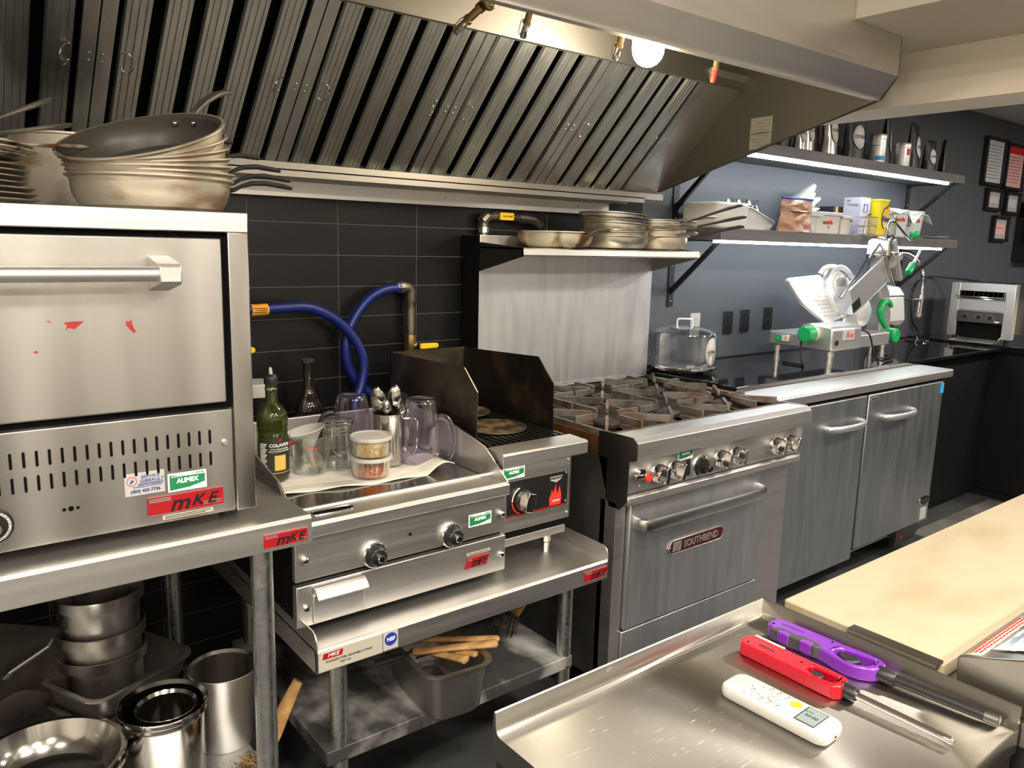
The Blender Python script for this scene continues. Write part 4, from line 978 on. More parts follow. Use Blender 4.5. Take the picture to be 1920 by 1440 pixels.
# backguard with shelf
bg = G().box(RX0, RX1, 2.352, 2.46, .86, 1.525).build('backguard', 'steel_cool', rg, bev=.001)
G().box(RX0 - .001, RX0 + .001, 2.354, 2.46, .86, 1.524).build('backguard_side', 'black_paint', rg)
G().box(RX0, RX1, 2.105, 2.36, 1.478, 1.484).build('shelf', 'steel', rg)
G().prism([(2.105, 1.484), (2.100, 1.480), (2.098, 1.461), (2.102, 1.456), (2.110, 1.456), (2.108, 1.478)], RX0, RX1, 'x').build('shelf_lip', 'steel', rg)
for x in (RX0, RX1 - .003):
    G().prism([(2.10, 1.484), (2.10, 1.456), (2.354, 1.395), (2.354, 1.500)], x, x + .003, 'x').build('shelf_bracket', 'steel_dark', rg)
for x in (1.75, 2.55):
    for y in (1.72, 2.28): G().cyl((x, y, 0), (x, y, .12), .022, n=16).build('leg', 'steel_dull', rg)

# ---------------------------------------------------------------- pans on the range shelf
SZ = 1.4845
frying_pan('lone frying pan with rust-coloured drips on the range shelf', (1.93, 2.215, SZ), None, .142, .056, .105, -1.35, ([(-.004, 0), (.012, .006), (.05, .020), (.10, .022)], [.014, .012, .010, .012], 'pan_steel'), 'pans on the range shelf', outer='rust_pan')
def fp2(lab, x, y, z, r, h, az, tilt=(0, 0, 0), hl=.20, rise=.05, mt='pan_steel', out='pan_steel'):
    k = hl
    frying_pan(lab, (x, y, z), tilt, r, h, r * .78, az, ([(-.004, 0), (.014, .006), (.04, .014), (k * .45, rise * .55), (k * .75, rise * .85), (k * .94, rise), (k, rise)], [.012, .010, .0075, .008, .013, .013, .008], mt), 'pans on the range shelf', outer=out, inner='pan_steel' if out == 'pan_steel' else 'pan_in')
fp2('steel frying pan at the bottom of the middle stack on the range shelf', 2.24, 2.225, SZ, .135, .050, -.50, hl=.21, rise=.03)
fp2('steel frying pan second from the bottom of the middle shelf stack', 2.245, 2.225, SZ + .026, .132, .046, -.38, (.03, -.05, 0), .22, .04)
fp2('steel frying pan third from the bottom of the middle shelf stack', 2.235, 2.225, SZ + .050, .130, .046, -.60, (.0, .05, 0), .2, .02)
fp2('deep dark pan second from the top of the middle shelf stack', 2.235, 2.225, SZ + .072, .126, .046, -.15, (0, .03, 0), .21, .02, out='steel_dark')
fp2('wide shallow pan topping the middle stack on the range shelf', 2.225, 2.225, SZ + .092, .125, .040, .05, (0, .05, 0), .19, .0, out='pan_steel')
fp2('stained aluminium pan at the bottom of the stack by the shelf end', 2.49, 2.215, SZ, .118, .056, -.55, hl=.24, rise=.06, mt='black_rubber', out='pan_out')
fp2('stained pan with a long handle in the middle of the end stack', 2.485, 2.215, SZ + .034, .116, .05, -.42, (0, -.06, 0), .28, .05, 'black_rubber', 'pan_out')
fp2('pan on the end stack whose dark handle rises highest', 2.48, 2.215, SZ + .062, .112, .04, -.30, (0, -.08, 0), .30, .07, 'black_rubber')
fp2('thin pan lying across the top of the end stack', 2.46, 2.21, SZ + .088, .10, .03, -.1, (0, -.01, 0), .24, .03, 'pan_steel')
# pipe behind the shelf
pp = thing('gas_pipe', 'short pipe with a yellow tagged valve above the range shelf', 'pipe', (1.85, 2.44, 1.53))
G().tube(spline([(1.765, 2.435, 1.50), (1.765, 2.435, 1.56), (1.775, 2.435, 1.588), (1.80, 2.435, 1.597), (1.90, 2.435, 1.597), (1.96, 2.435, 1.592)], 6), .0155, 14).build('pipe', 'pipe', pp)
G().tube([(1.765, 2.435, 1.535), (1.765, 2.435, 1.555)], .021, 8).build('fitting', 'galv_leg', pp)
G().tube([(1.755, 2.435, 1.575), (1.78, 2.435, 1.597)], .021, 10).build('elbow', 'pipe', pp)
G().rbox(1.825, 1.89, 2.408, 2.422, 1.583, 1.611, .006).build('valve_lever', 'yellow', pp, bev=.003)
text('lettering', 'GAZ-GAS', .011, (1.857, 2.4065, 1.597), 'ink', pp)
G().tube([(1.93, 2.435, 1.596), (1.96, 2.43, 1.596), (2.0, 2.43, 1.590), (2.04, 2.43, 1.57)], [.021, .021, .018, .016], 12).build('union', 'steel_dark', pp)
# ---------------------------------------------------------------- worktop fridge
fr = thing('worktop_fridge', 'two-door stainless undercounter fridge with curved handles beside the range', 'fridge', (3.4, 2.0, 0))
FX0, FX1 = 2.635, 4.115
G().box(FX0, FX1, 1.755, 2.44, .115, .885).build('body', 'fridge', fr)
G().prism([(1.708, .893), (1.708, .926), (1.714, .931), (2.44, .931), (2.44, .893)], FX0, 4.175, 'x').build('worktop', 'steel', fr, bev=.002)
G().box(FX0, FX1, 1.735, 1.757, .14, .885).build('door_gap', 'hole', fr)
for xa, xb, zb, hx in ((2.655, 3.352, .112, 3.17), (3.372, 4.095, .155, 3.635)):
    d = G().box(xa, xb, 1.715, 1.74, zb, .876).build('door', 'fridge', fr, bev=.004)
    P = spline([(hx - .14, 1.715, .762), (hx - .135, 1.69, .764), (hx - .08, 1.672, .764), (hx, 1.667, .764), (hx + .08, 1.672, .764), (hx + .135, 1.69, .764), (hx + .14, 1.715, .766)], 5)
    G().tube(P, .0085, 12, flat=1.7).build('door_handle', 'alu', d)
G().prism([(3.79, .075), (3.79, .15), (4.02, .15), (4.02, .11), (3.95, .075)], 1.722, 1.75, 'y').build('compressor_grille', 'steel_dark', fr)
G().cyl((3.84, 1.722, .108), (3.84, 1.719, .108), .010, n=16).build('indicator', 'red', fr)
o = G().lathe([(0, 0), (.8, 0), (.96, -.2), (1, -.5)], n=40, T=Matrix.Translation((4.03, 1.709, .268)) @ Matrix.Diagonal((.058, .008, .026, 1)) @ Matrix.Rotation(PI / 2, 4, 'X')).build('oval_badge', 'chrome', fr)
G().lathe([(0, .0), (.78, .0)], n=40, T=Matrix.Translation((4.03, 1.7086, .268)) @ Matrix.Diagonal((.058, .008, .026, 1)) @ Matrix.Rotation(PI / 2, 4, 'X')).build('badge_face', 'ink', o)
G().box(3.998, 4.062, 1.7074, 1.7085, .262, .273).build('worn_print', 'steel_dark', o)
G().box(4.005, 4.065, 1.712, 1.715, .168, .228).build('care_sticker', 'white', fr)
G().box(4.066, 4.096, 1.712, 1.7155, .818, .868).build('energy_sticker', 'blue_label', fr)
b = G().box(3.385, 3.455, 1.713, 1.7155, .848, .864).build('rating_plate', 'silverink', fr); G().box(3.392, 3.448, 1.7122, 1.713, .853, .859).build('print_line', 'ink', b)
for x in (2.72, 3.9, 4.05): 
    k = G().cyl((x - .012, 1.83, .035), (x + .012, 1.83, .035), .035, n=24).build('caster_wheel', 'black_rubber', fr); G().box(x - .018, x + .018, 1.81, 1.85, .05, .118).build('caster_fork', 'steel_dark', k)

# ---------------------------------------------------------------- black counter run
ct = thing('black_countertop', 'glossy black countertop along the slate wall above the fridge', 'countertop', (3.9, 2.18, .932))
G().box(2.640, 5.262, 1.890, WY - .001, .932, .951).build('slab', 'black_gloss', ct, bev=.002)
G().box(2.640, 5.262, 2.458, WY - .001, .951, .957).build('wall_seal', 'bracket', ct)
bk = thing('base_cabinet', 'plain black cabinet front under the countertop past the fridge', 'cabinet', (4.7, 2.2, 0))
G().box(4.20, 5.262, 1.955, WY - .001, .05, .931).build('body', 'black_paint', bk); G().box(4.24, 5.262, 2.0, WY - .001, 0, .05).build('plinth', 'black', bk)
G().prism([(4.36, .0), (4.40, .0), (4.47, .12), (4.44, .12)], 1.90, 1.95, 'y').build('folding_leg', 'bracket', bk)
rc = thing('bar_counter', 'black counter return reaching towards the room under the conveyor toaster', 'counter', (5.6, 1.3, 0))
G().box(5.264, 6.1, .5, WY - .001, .925, .962).build('top', 'black_gloss', rc, bev=.002)
G().box(5.285, 6.08, .52, WY - .001, .06, .925).build('body', 'black_paint', rc); G().box(5.33, 6.05, .56, WY - .001, 0, .06).build('plinth', 'black', rc)

# ---------------------------------------------------------------- meat slicer
CZ = .9515
sl = thing('meat_slicer', 'grey metal meat slicer with green knobs on the black countertop', 'slicer', (3.72, 2.12, CZ))
for x, y in ((3.475, 1.985), (3.475, 2.265), (4.12, 2.06), (4.05, 2.30)):
    G().tube([(x, y, CZ), (x, y, CZ + .03), (x, y, CZ + .031), (x, y, CZ + .055), (x, y, CZ + .056), (x, y, CZ + .09)], [.016, .016, .013, .013, .017, .017], 18).build('foot', 'alu', sl)
b = G().rbox(3.44, 4.02, 1.965, 2.31, 1.036, 1.100, .03)
b.build('base', 'alu', sl, bev=.006)
blk = G().prism([(1.955, 1.034), (1.955, 1.138), (1.968, 1.150), (2.07, 1.160), (2.12, 1.150), (2.125, 1.034)], 3.436, 3.70, 'x').build('motor_block', 'alu', sl, bev=.008)
sw = G().box(3.430, 3.437, 2.175, 2.255, 1.055, 1.090).build('switch_box', 'alu', sl, bev=.003)
G().box(3.428, 3.4305, 2.216, 2.252, 1.060, 1.086).build('green_switch', 'green', sw); G().box(3.428, 3.4305, 2.178, 2.214, 1.060, 1.086).build('red_switch', 'cream', sw)
text('lettering', 'I', .016, (3.4275, 2.234, 1.073), 'ink_white', sw, face=LEFTF); text('lettering', 'O', .022, (3.4275, 2.196, 1.073), 'ink_red', sw, face=LEFTF)
kk = G().tube([(3.437, 2.052, 1.112), (3.42, 2.052, 1.112), (3.418, 2.052, 1.112), (3.405, 2.052, 1.112)], [.036, .036, .03, .03], 28).build('thickness_dial', 'cream', sl)
g = G(); 
g.tube([(3.405, 2.052, 1.112), (3.402, 2.052, 1.112), (3.362, 2.052, 1.112), (3.356, 2.052, 1.112)], [.034, .041, .039, .032], 32); g.build('dial_grip', 'green', kk)
bp = G().box(3.535, 3.625, 1.950, 1.956, 1.085, 1.135).build('brand_plate', 'alu_white', sl); text('lettering', 'Rex', .042, (3.58, 1.949, 1.108), 'ink_red', bp, shear=.3)
G().cyl((3.475, 1.956, 1.075), (3.475, 1.950, 1.075), .013, n=20).build('black_screw', 'black', sl)
# ribbed gauge plate, leaning back
PT = Matrix.Translation((0, 2.10, 1.16)) @ Matrix.Rotation(-.28, 4, 'X')
def pz(x, z): return (x, (z - 1.16) / math.cos(.28))
o = [pz(*p) for p in ((3.335, 1.358), (3.35, 1.368), (3.61, 1.382), (3.66, 1.35), (3.705, 1.28), (3.80, 1.215), (3.86, 1.185), (3.64, 1.150), (3.585, 1.155), (3.43, 1.245), (3.39, 1.285))]
gpl = G().prism(o, -.010, .010, 'y', T=PT); gp2 = gpl.build('gauge_plate', 'alu_white', sl, bev=.004)
g = G()
for k in range(10):
    z = .022 + .0195 * k; xa = 3.56 - .027 * k if k < 5 else 3.445 - .019 * (k - 4); xb = 3.79 - .012 * k
    g.prism([(xa + .03, z), (xb - .05, z), (xb - .05, z + .004), (xa + .03, z + .004)], -.0125, -.009, 'y', T=PT)
g.build('plate_ribs', 'alu', gp2)
bt = PT @ Matrix.Translation((3.775, -.012, .140)) @ Matrix.Rotation(PI / 2, 4, 'X')
bl = G().lathe([(.0, .012), (.085, .012), (.088, .008), (.115, .0), (.118, -.004), (.0, -.004)], n=48, T=bt).build('blade', 'alu_white', sl)
G().lathe([(.112, -.02), (.135, -.02), (.135, .022), (.128, .026), (.118, .022), (.112, .01)], n=40, T=bt, a0=.6, a1=4.0).build('blade_guard', 'alu_white', sl)
g = G()
for k in range(8): g.box(-.045 + .011 * k, -.039 + .011 * k, .025, .075 - .004 * abs(k - 3.5), .012, .0145, bt)
g.build('cover_slots', 'steel_dull', bl)
G().tube(spline([PT @ V(3.63, .0, .235), PT @ V(3.66, -.02, .262), PT @ V(3.75, -.02, .265), PT @ V(3.79, 0, .235)], 5), .013, 12).build('top_handle', 'alu_white', sl)
# food chute sloping up to the meat holder
ang = math.atan2(.205, .375)
TT = Matrix.Translation((3.745, 2.03, 1.205)) @ Matrix.Rotation(-ang, 4, 'Y')
cr = G().box(0, .44, 0, .008, -.015, .125, TT).box(0, .44, 0, .15, -.019, -.013, TT).build('food_chute', 'alu', sl, bev=.002)
G().box(-.01, .065, -.003, 0, .0, .05, TT).build('chute_plate', 'polish', cr)
G().cyl(TT @ V(-.03, .03, .10), TT @ V(.40, .03, .185), .0055, n=10).build('slide_rod', 'chrome', sl)
G().cyl(TT @ V(-.01, .06, .085), TT @ V(.38, .06, .145), .004, n=10).build('slide_rod', 'chrome', sl)
G().ball(TT @ V(-.03, .03, .10), .009, 8).build('brass_stop', 'brass', sl)
ph = G().prism([(.36, -.045), (.405, -.055), (.445, -.03), (.455, .13), (.43, .205), (.385, .212), (.365, .16), (.34, .13)], -.02, .10, 'y', T=TT).build('meat_holder', 'polish', sl, bev=.008)
G().box(.345, .452, -.035, -.02, .06, .09, TT).box(.39, .41, -.04, -.02, -.04, .19, TT).build('holder_ribs', 'alu', ph)
G().ball(TT @ V(.385, -.03, .125), .017, 8).build('wing_screw', 'chrome', ph)
kb = G().tube(spline([TT @ V(.42, .03, .19), TT @ V(.50, .02, .245), (4.33, 2.08, 1.575), (4.375, 2.08, 1.592)], 5), .006, 10).build('lever', 'chrome', sl)
G().ball((4.385, 2.08, 1.598), .026, 12).build('green_ball', 'green', kb)
gg = G().tube([(4.255, 2.03, 1.398), (4.262, 2.03, 1.402), (4.335, 2.05, 1.438), (4.345, 2.05, 1.443)], [.015, .019, .017, .013], 14).build('green_grip', 'green', sl)
G().cyl((4.345, 2.05, 1.443), (4.49, 2.09, 1.512), .0075, n=10).build('grip_rod', 'alu_white', gg)
# column, arm joint and hand guard
G().prism([(4.045, 1.325), (4.105, 1.352), (4.165, 1.30), (4.205, 1.17), (4.215, 1.02), (4.09, 1.02), (4.10, 1.16), (4.075, 1.25)], 2.07, 2.15, 'y').build('column', 'alu', sl, bev=.008)
G().prism([(3.75, 1.10), (3.98, 1.10), (3.95, 1.16), (3.93, 1.20), (3.80, 1.20), (3.78, 1.14)], 2.10, 2.20, 'y').build('pedestal', 'alu', sl, bev=.01)
G().lathe([(0, .03), (.055, .03), (.07, .02), (.085, -.02), (0, -.02)], n=36, T=Matrix.Translation((3.90, 2.08, 1.195)) @ Matrix.Rotation(PI / 2, 4, 'X')).build('arm_joint', 'alu_white', sl)
P = spline([(4.135, 2.04, 1.222), (4.10, 2.04, 1.246), (4.05, 2.04, 1.245), (4.025, 2.04, 1.205), (4.045, 2.04, 1.16), (4.095, 2.04, 1.112)], 6)
G().tube(P, [.011 + .008 * math.sin(PI * i / (len(P) - 1)) for i in range(len(P))], 12).build('hand_guard', 'green', sl)
rk = G().tube([(4.16, 2.07, 1.068), (4.16, 2.05, 1.068), (4.16, 2.048, 1.068), (4.16, 2.01, 1.068), (4.16, 2.004, 1.068)], [.022, .022, .041, .039, .032], 24).build('locking_knob', 'green', sl)
g = G().tube(spline([(3.44, 2.10, 1.09), (3.40, 2.09, 1.08), (3.375, 2.07, 1.0), (3.385, 2.06, .958), (3.42, 2.10, .957), (3.43, 2.2, .957)], 6), .0045, 8); g.build('power_cord', 'rubber_cord', sl)
G().tube(spline([(3.70, 1.957, 1.13), (3.74, 1.935, 1.10), (3.80, 1.93, 1.0), (3.90, 1.935, .96), (4.02, 1.95, .957), (4.08, 1.99, .957), (4.0, 2.03, .957), (3.92, 2.0, .957)], 7), .0045, 8).build('power_cord', 'rubber_cord', sl)

# ---------------------------------------------------------------- cake stand with clear dome
c = (2.79, 2.298, .951)
ck = thing('cake_stand', 'round cake tray under a clear plastic dome beside the range backguard', 'cake stand', c)
G().lathe([(0, 0), (.10, 0), (.105, .006), (.150, .012), (.158, .020), (.158, .028), (.150, .031), (0, .029)], c, 56).build('tray', 'chrome', ck)
dm = G().lathe([(.146, .031), (.146, .165), (.142, .176), (.11, .192), (.05, .203), (0, .205), (0, .203), (.05, .201), (.109, .190), (.140, .174), (.1435, .164), (.1435, .031)], c, 56).build('dome', 'acrylic', ck)
G().lathe([(.1463, .168), (.1475, .172), (.1443, .176)], c, 56).build('dome_edge', 'acrylic', dm)
hx = Matrix.Translation(c) @ Matrix.Rotation(-.67, 4, 'Z')
G().tube(spline([hx @ V(-.034, 0, .200), hx @ V(-.034, 0, .226), hx @ V(-.026, 0, .233), hx @ V(.026, 0, .233), hx @ V(.034, 0, .226), hx @ V(.034, 0, .200)], 5), .0048, 10).build('dome_handle', 'alu_white', dm)
ya = math.atan2(-c[1], -c[0])
g = G()
for k in range(20): 
    a0 = ya + .92 + .24 * math.cos(2 * PI * k / 20) * 1.0
v = [g.v((c[0] + .1475 * math.cos(ya + .98 + .27 * math.cos(2 * PI * k / 28)), c[1] + .1475 * math.sin(ya + .98 + .27 * math.cos(2 * PI * k / 28)), c[2] + .10 + .062 * math.sin(2 * PI * k / 28))) for k in range(28)]
g.f(v); st_ = g.build('round_sticker', 'white', dm, solid=.0008)
on_cyl('lettering', 'LOYAL', .018, .149, .10, 'ink', st_, c, ya + .98)

# ---------------------------------------------------------------- sockets on the slate wall
def outlet(x, z, m, label):
    t = thing('power_outlet', label, 'outlet', (x, WY, z), group='power outlets on the slate wall')
    G().box(x - .036, x + .036, WY - .007, WY, z - .058, z + .058).build('cover_plate', m, t, bev=.002)
    for dz in (.024, -.024):
        q = G().rbox(-.016, .016, -.015, .015, 0, .003, .006, T=Matrix.Translation((x, WY - .007, z + dz)) @ Matrix.Rotation(PI / 2, 4, 'X')).build('receptacle', m, t)
        G().box(x - .008, x - .006, WY - .0105, WY - .0095, z + dz - .002, z + dz + .008).box(x + .006, x + .008, WY - .0105, WY - .0095, z + dz - .002, z + dz + .008).build('slots', 'hole', q)
outlet(3.068, 1.128, 'white', 'white wall outlet just above the cake dome')
outlet(3.330, 1.130, 'black', 'black wall outlet closest to the white one')
outlet(3.470, 1.134, 'black', 'middle black wall outlet of the three behind the slicer')
outlet(3.672, 1.140, 'black', 'black wall outlet nearest the slicer gauge plate')

# ---------------------------------------------------------------- soap dispenser, faucet, little pan
sd = thing('soap_dispenser', 'white wall dispenser with hinged cover behind the slicer', 'dispenser', (4.83, WY, 1.03))
g = G().loft([[(4.735, WY, 1.03), (4.945, WY, 1.03), (4.945, 2.37, 1.05), (4.735, 2.37, 1.05)], [(4.725, WY, 1.06), (4.955, WY, 1.06), (4.95, 2.345, 1.09), (4.73, 2.345, 1.09)], [(4.735, WY, 1.235), (4.945, WY, 1.235), (4.94, 2.36, 1.235), (4.74, 2.36, 1.235)]])
g.build('body', 'white', sd, bev=.012, seg=3)
G().loft([[(4.733, WY, 1.240), (4.947, WY, 1.240), (4.942, 2.357, 1.240), (4.738, 2.357, 1.240)], [(4.745, WY, 1.30), (4.935, WY, 1.30), (4.92, 2.385, 1.292), (4.76, 2.385, 1.292)]]).build('cover', 'pail', sd, bev=.01, seg=3)
G().box(4.77, 4.785, 2.335, 2.36, 1.02, 1.07, Matrix.Translation((4.777, 2.35, 1.045)) @ Matrix.Rotation(.5, 4, 'Y') @ Matrix.Translation((-4.777, -2.35, -1.045))).build('lever', 'ink', sd)
fc = thing('spring_faucet', 'chrome spring-neck spray faucet behind the soap dispenser', 'faucet', (4.78, 2.36, CZ))
G().cyl((4.66, 2.40, CZ), (4.66, 2.40, 1.40), .012, n=14).build('riser', 'chrome', fc)
P = spline([(4.66, 2.40, 1.40), (4.70, 2.395, 1.455), (4.80, 2.38, 1.494), (4.93, 2.37, 1.498), (5.05, 2.36, 1.455), (5.12, 2.35, 1.38), (5.135, 2.35, 1.30)], 8)
G().tube(P, .009, 10).build('hose', 'steel_dull', fc)
g = G(); L = [0]
for a, b in zip(P, P[1:]): L.append(L[-1] + (b - a).length)
N = 46; hel = []
for i in range(N * 10 + 1):
    s_ = L[-1] * i / (N * 10); j = 0
    while j < len(P) - 2 and L[j + 1] < s_: j += 1
    p = P[j] + (P[j + 1] - P[j]) * ((s_ - L[j]) / (L[j + 1] - L[j])); d = (P[j + 1] - P[j]).normalized(); q = d.cross(V(0, 1, 0)).normalized(); r_ = q.cross(d)
    a = 2 * PI * i / 10; hel.append(p + (q * math.cos(a) + r_ * math.sin(a)) * .0145)
g.tube(hel, .0034, 5); g.build('spring', 'chrome', fc)
hd = G().tube([(5.135, 2.35, 1.30), (5.135, 2.35, 1.24), (5.134, 2.35, 1.239), (5.125, 2.35, 1.16), (5.12, 2.35, 1.115), (5.12, 2.35, 1.10)], [.012, .012, .017, .016, .024, .022], 16).build('spray_head', 'chrome', fc)
G().tube([(5.11, 2.34, 1.215), (5.09, 2.33, 1.17), (5.085, 2.33, 1.10)], .004, 8).build('trigger', 'chrome', hd)
G().cyl((4.66, 2.40, 1.215), (5.135, 2.35, 1.215), .005, n=8).build('support_arm', 'chrome', fc)
c = (5.10, 2.33, CZ)
sp = G().lathe([(0, .02), (.02, .012), (.062, .006), (.07, .010), (.072, .008), (.068, .0), (0, .0)], c, 36)
sp_ = thing('sink_strainer', 'small round metal strainer lid on the countertop by the dispenser', 'strainer', c); sp.build('dish', 'chrome', sp_); G().ball((5.10, 2.33, CZ + .022), .007, 8).build('knob', 'chrome', sp_)

# ---------------------------------------------------------------- conveyor toaster (front faces along the wall)
TX = 5.33; y0, y1 = 1.885, 2.255; z0, z1 = .99, 1.328
to = thing('conveyor_toaster', 'stainless conveyor toaster with wire rack at the counter corner', 'toaster', (5.55, 2.07, .9625))
G().box(TX + .03, TX + .42, y0 + .005, y1 - .005, z0 + .03, z1).build('body', 'steel_dark', to)
for a, b in ((y0, y0 + .052), (y1 - .052, y1)): G().box(TX, TX + .06, a, b, z0, z1).build('side_column', 'steel', to, bev=.002)
G().box(TX + .004, TX + .06, y0 + .052, y1 - .052, z1 - .05, z1).build('top_strip', 'steel', to)
G().box(TX + .03, TX + .035, y0 + .052, y1 - .052, z1 - .115, z1 - .05).build('feed_slot', 'hole', to)
G().box(TX + .004, TX + .06, y0 + .052, y1 - .052, z1 - .175, z1 - .095).build('upper_panel', 'steel', to)
g = G()
for k in range(22): g.cyl((TX + .0045, y0 + .075 + .0105 * k, z1 - .170), (TX + .003, y0 + .075 + .0105 * k, z1 - .170), .0026, n=8)
g.build('vent_holes', 'hole', to)
pn = G().box(TX - .002, TX + .06, y0 + .050, y1 - .050, z1 - .245, z1 - .178).build('control_panel', 'toaster_panel', to, bev=.002)
for yy in (2.155, 2.075, 2.01): 
    k = G().tube([(TX - .002, yy, z1 - .210), (TX - .014, yy, z1 - .210)], [.011, .009], 16).build('control_knob', 'black', pn)
    g = G()
    for q in range(7): g.box(TX - .0028, TX - .002, yy + .019 * math.cos(q * .6 - .3) - .0012, yy + .019 * math.cos(q * .6 - .3) + .0012, z1 - .210 + .019 * math.sin(q * .6 - .3) - .0012, z1 - .210 + .019 * math.sin(q * .6 - .3) + .0012)
    g.build('dial_marks', 'ink_white', k)
G().prism([(1.952, z1 - .228), (1.985, z1 - .228), (1.982, z1 - .234), (1.968, z1 - .239), (1.955, z1 - .234)], TX - .003, TX - .002, 'x').build('maker_mark', 'ink_white', pn)
G().box(TX + .02, TX + .06, y0 + .052, y1 - .052, z0 + .0, z1 - .245).build('discharge_opening', 'hole', to)
g = G().tube([(TX - .035, y0 + .045, z1 - .045), (TX - .035, y0 + .045, z1 - .085), (TX - .035, y1 - .045, z1 - .085), (TX - .035, y1 - .045, z1 - .045)], .0032, 8)
g.tube([(TX - .01, y0 + .045, z1 - .098), (TX - .01, y1 - .045, z1 - .098)], .0032, 8)
for k in range(9): 
    y = y0 + .075 + k * .0275; g.tube([(TX + .028, y, z1 - .055), (TX + .01, y, z1 - .085), (TX - .01, y, z1 - .098)], .0018, 6)
g.build('wire_rack', 'chrome', to)
G().prism([(TX - .10, .968), (TX + .1, .985), (TX + .1, .990), (TX - .10, .973)], y0 + .06, y1 - .06, 'y', T=None).build('catch_tray', 'steel', to)
g = G()
for y in (y0 + .05, y1 - .05): g.tube([(TX + .0, y, 1.0), (TX - .03, y, .995), (TX - .05, y, .9665)], .004, 8)
g.build('tray_stand', 'chrome', to)
for x in (TX + .04, TX + .38):
    for y in (y0 + .03, y1 - .03): G().cyl((x, y, .9625), (x, y, z0 + .03), .014, n=14).build('foot', 'black', to)
G().tube(spline([(TX + .40, 2.255, 1.33), (5.6, 2.40, 1.345), (5.45, 2.455, 1.35), (5.28, 2.455, 1.30), (5.235, 2.455, 1.18), (5.27, 2.45, 1.06), (5.33, 2.44, 1.0)], 7), .006, 8).build('power_cord', 'rubber_cord', to)
tag(G().rbox(5.60, 5.95, 1.66, 1.86, .9625, 1.175, .01).build('storage_box', 'cream', at=(5.78, 1.76, .9625), bev=.004), 'plain cream box on the counter beside the conveyor toaster', 'box')
# ---------------------------------------------------------------- two wall shelves with light strips
def shelf(label, z0, z1, x0, x1, lx0, lx1):
    t = thing('wall_shelf', label, 'shelf', ((x0 + x1) / 2, WY, z0), group=None)
    G().box(x0, x1, 2.17, WY - .001, z0, z1).build('board', 'shelfwood', t, bev=.002)
    s = G().box(lx0, lx1, 2.196, 2.212, z0 - .012, z0 - .001).build('light_strip', 'led', t)
    for bx in (2.875, 5.055):
        g = G().box(bx - .019, bx + .019, WY - .007, WY - .001, z0 - .31, z0)
        g.box(bx - .016, bx + .016, 2.20, WY - .005, z0 - .006, z0 - .0005)
        g.prism([(WY - .006, z0 - .255), (WY - .006, z0 - .225), (2.222, z0 - .005), (2.198, z0 - .005)], bx - .008, bx + .008, 'x')
        b = g.build('bracket', 'bracket', t)
        for q in (.03, .12, .285): G().ball((bx, WY - .0075, z0 - q), .0045, 6).build('screw', 'chrome', b)
    return t
shelf('lower dark shelf with lit strip holding food tubs above the slicer', 1.535, 1.586, 2.835, 5.13, 2.80 + .04, 4.99)
shelf('upper dark shelf with lit strip holding coffee pouches near the ceiling', 1.916, 1.965, 2.835, 5.13, 2.86, 4.98)
SL, SU = 1.5865, 1.9655
# stacked foam boxes at the near end
tag(G().rbox(2.86, 3.10, 2.215, 2.43, SL, SL + .115, .03, taper=.06).build('foam_box', 'foam', at=(2.98, 2.32, SL), bev=.012, seg=3), 'off-white foam box at the end of the lower shelf behind the pan handles', 'box')
# clear caddy with sloping lid and stemmed glasses behind it
cl = thing('clear_bin', 'clear plastic bin with sloping front holding packets on the lower shelf', 'bin', (3.25, 2.33, SL))
G().prism([(3.115, SL), (3.115, SL + .105), (3.20, SL + .10), (3.38, SL + .045), (3.39, SL + .035), (3.36, SL)], 2.285, 2.37, 'y').build('shell', 'frost', cl, bev=.006)
G().box(3.13, 3.34, 2.29, 2.365, SL + .004, SL + .022).build('packets', 'tub', cl)
G().tube([(3.115, 2.284, SL + .106), (3.20, 2.284, SL + .101), (3.38, 2.284, SL + .046), (3.39, 2.284, SL + .034)], .004, 8).build('rim', 'white', cl)
gl = ['stemmed glass behind the clear bin, closest to the foam box', 'middle stemmed glass behind the clear bin', 'stemmed glass behind the clear bin, closest to the cocoa bag']
for i, x in enumerate((3.20, 3.285, 3.365)):
    c = (x + .02, 2.415, SL)
    tag(G().lathe([(0, 0), (.033, 0), (.033, .003), (.006, .012), (.005, .045), (.03, .065), (.036, .095), (.024, .125), (.033, .150), (.031, .150), (.022, .125), (.033, .095), (.027, .067), (0, .05)], (0, 0, 0), 28).build('stemmed_glass', 'glass', at=None), gl[i], 'glass', 'stemmed glasses on the lower shelf')
    bpy.context.scene.collection.objects[-1].location = c
# zip bag of cocoa
cb_ = thing('zip_bag', 'zip bag of brown powder with a blue seal on the lower shelf', 'bag', (3.46, 2.215, SL))
def bagsurf(x0, x1, yc, z0, h, d, lean=0., seed=0):
    def f(u, v, s):
        x = x0 + (x1 - x0) * u; z = z0 + h * v
        t = d * math.sin(PI * min(max(u, .0), 1.)) ** .5 * max(0, (1 - v) ** .6) * (1 + .35 * noise.noise(V(u * 4 + seed, v * 4, s)))
        return (x + lean * v + .01 * noise.noise(V(seed, v * 3, 2)), yc + s * t + .012 * noise.noise(V(u * 3, v * 3, seed)), z)
    return f
f = bagsurf(3.335, 3.59, 2.22, SL, .105, .05, .0, 3)
g = G(); g.sheet(lambda u, v: f(u, v, -1), 22, 12); g.sheet(lambda u, v: f(u, v, 1), 22, 12); g.build('powder', 'cocoa', cb_)
f = bagsurf(3.333, 3.592, 2.218, SL + .095, .062, .02, .004, 3)
g = G(); g.sheet(lambda u, v: f(u, v, -1), 18, 6); g.sheet(lambda u, v: f(u, v, 1), 18, 6); g.build('bag_top', 'cocoa', cb_)
G().tube([V(*f(u / 10, 1, 0)) for u in range(11)], .0055, 6).build('zip_seal', 'ink_blue', cb_)
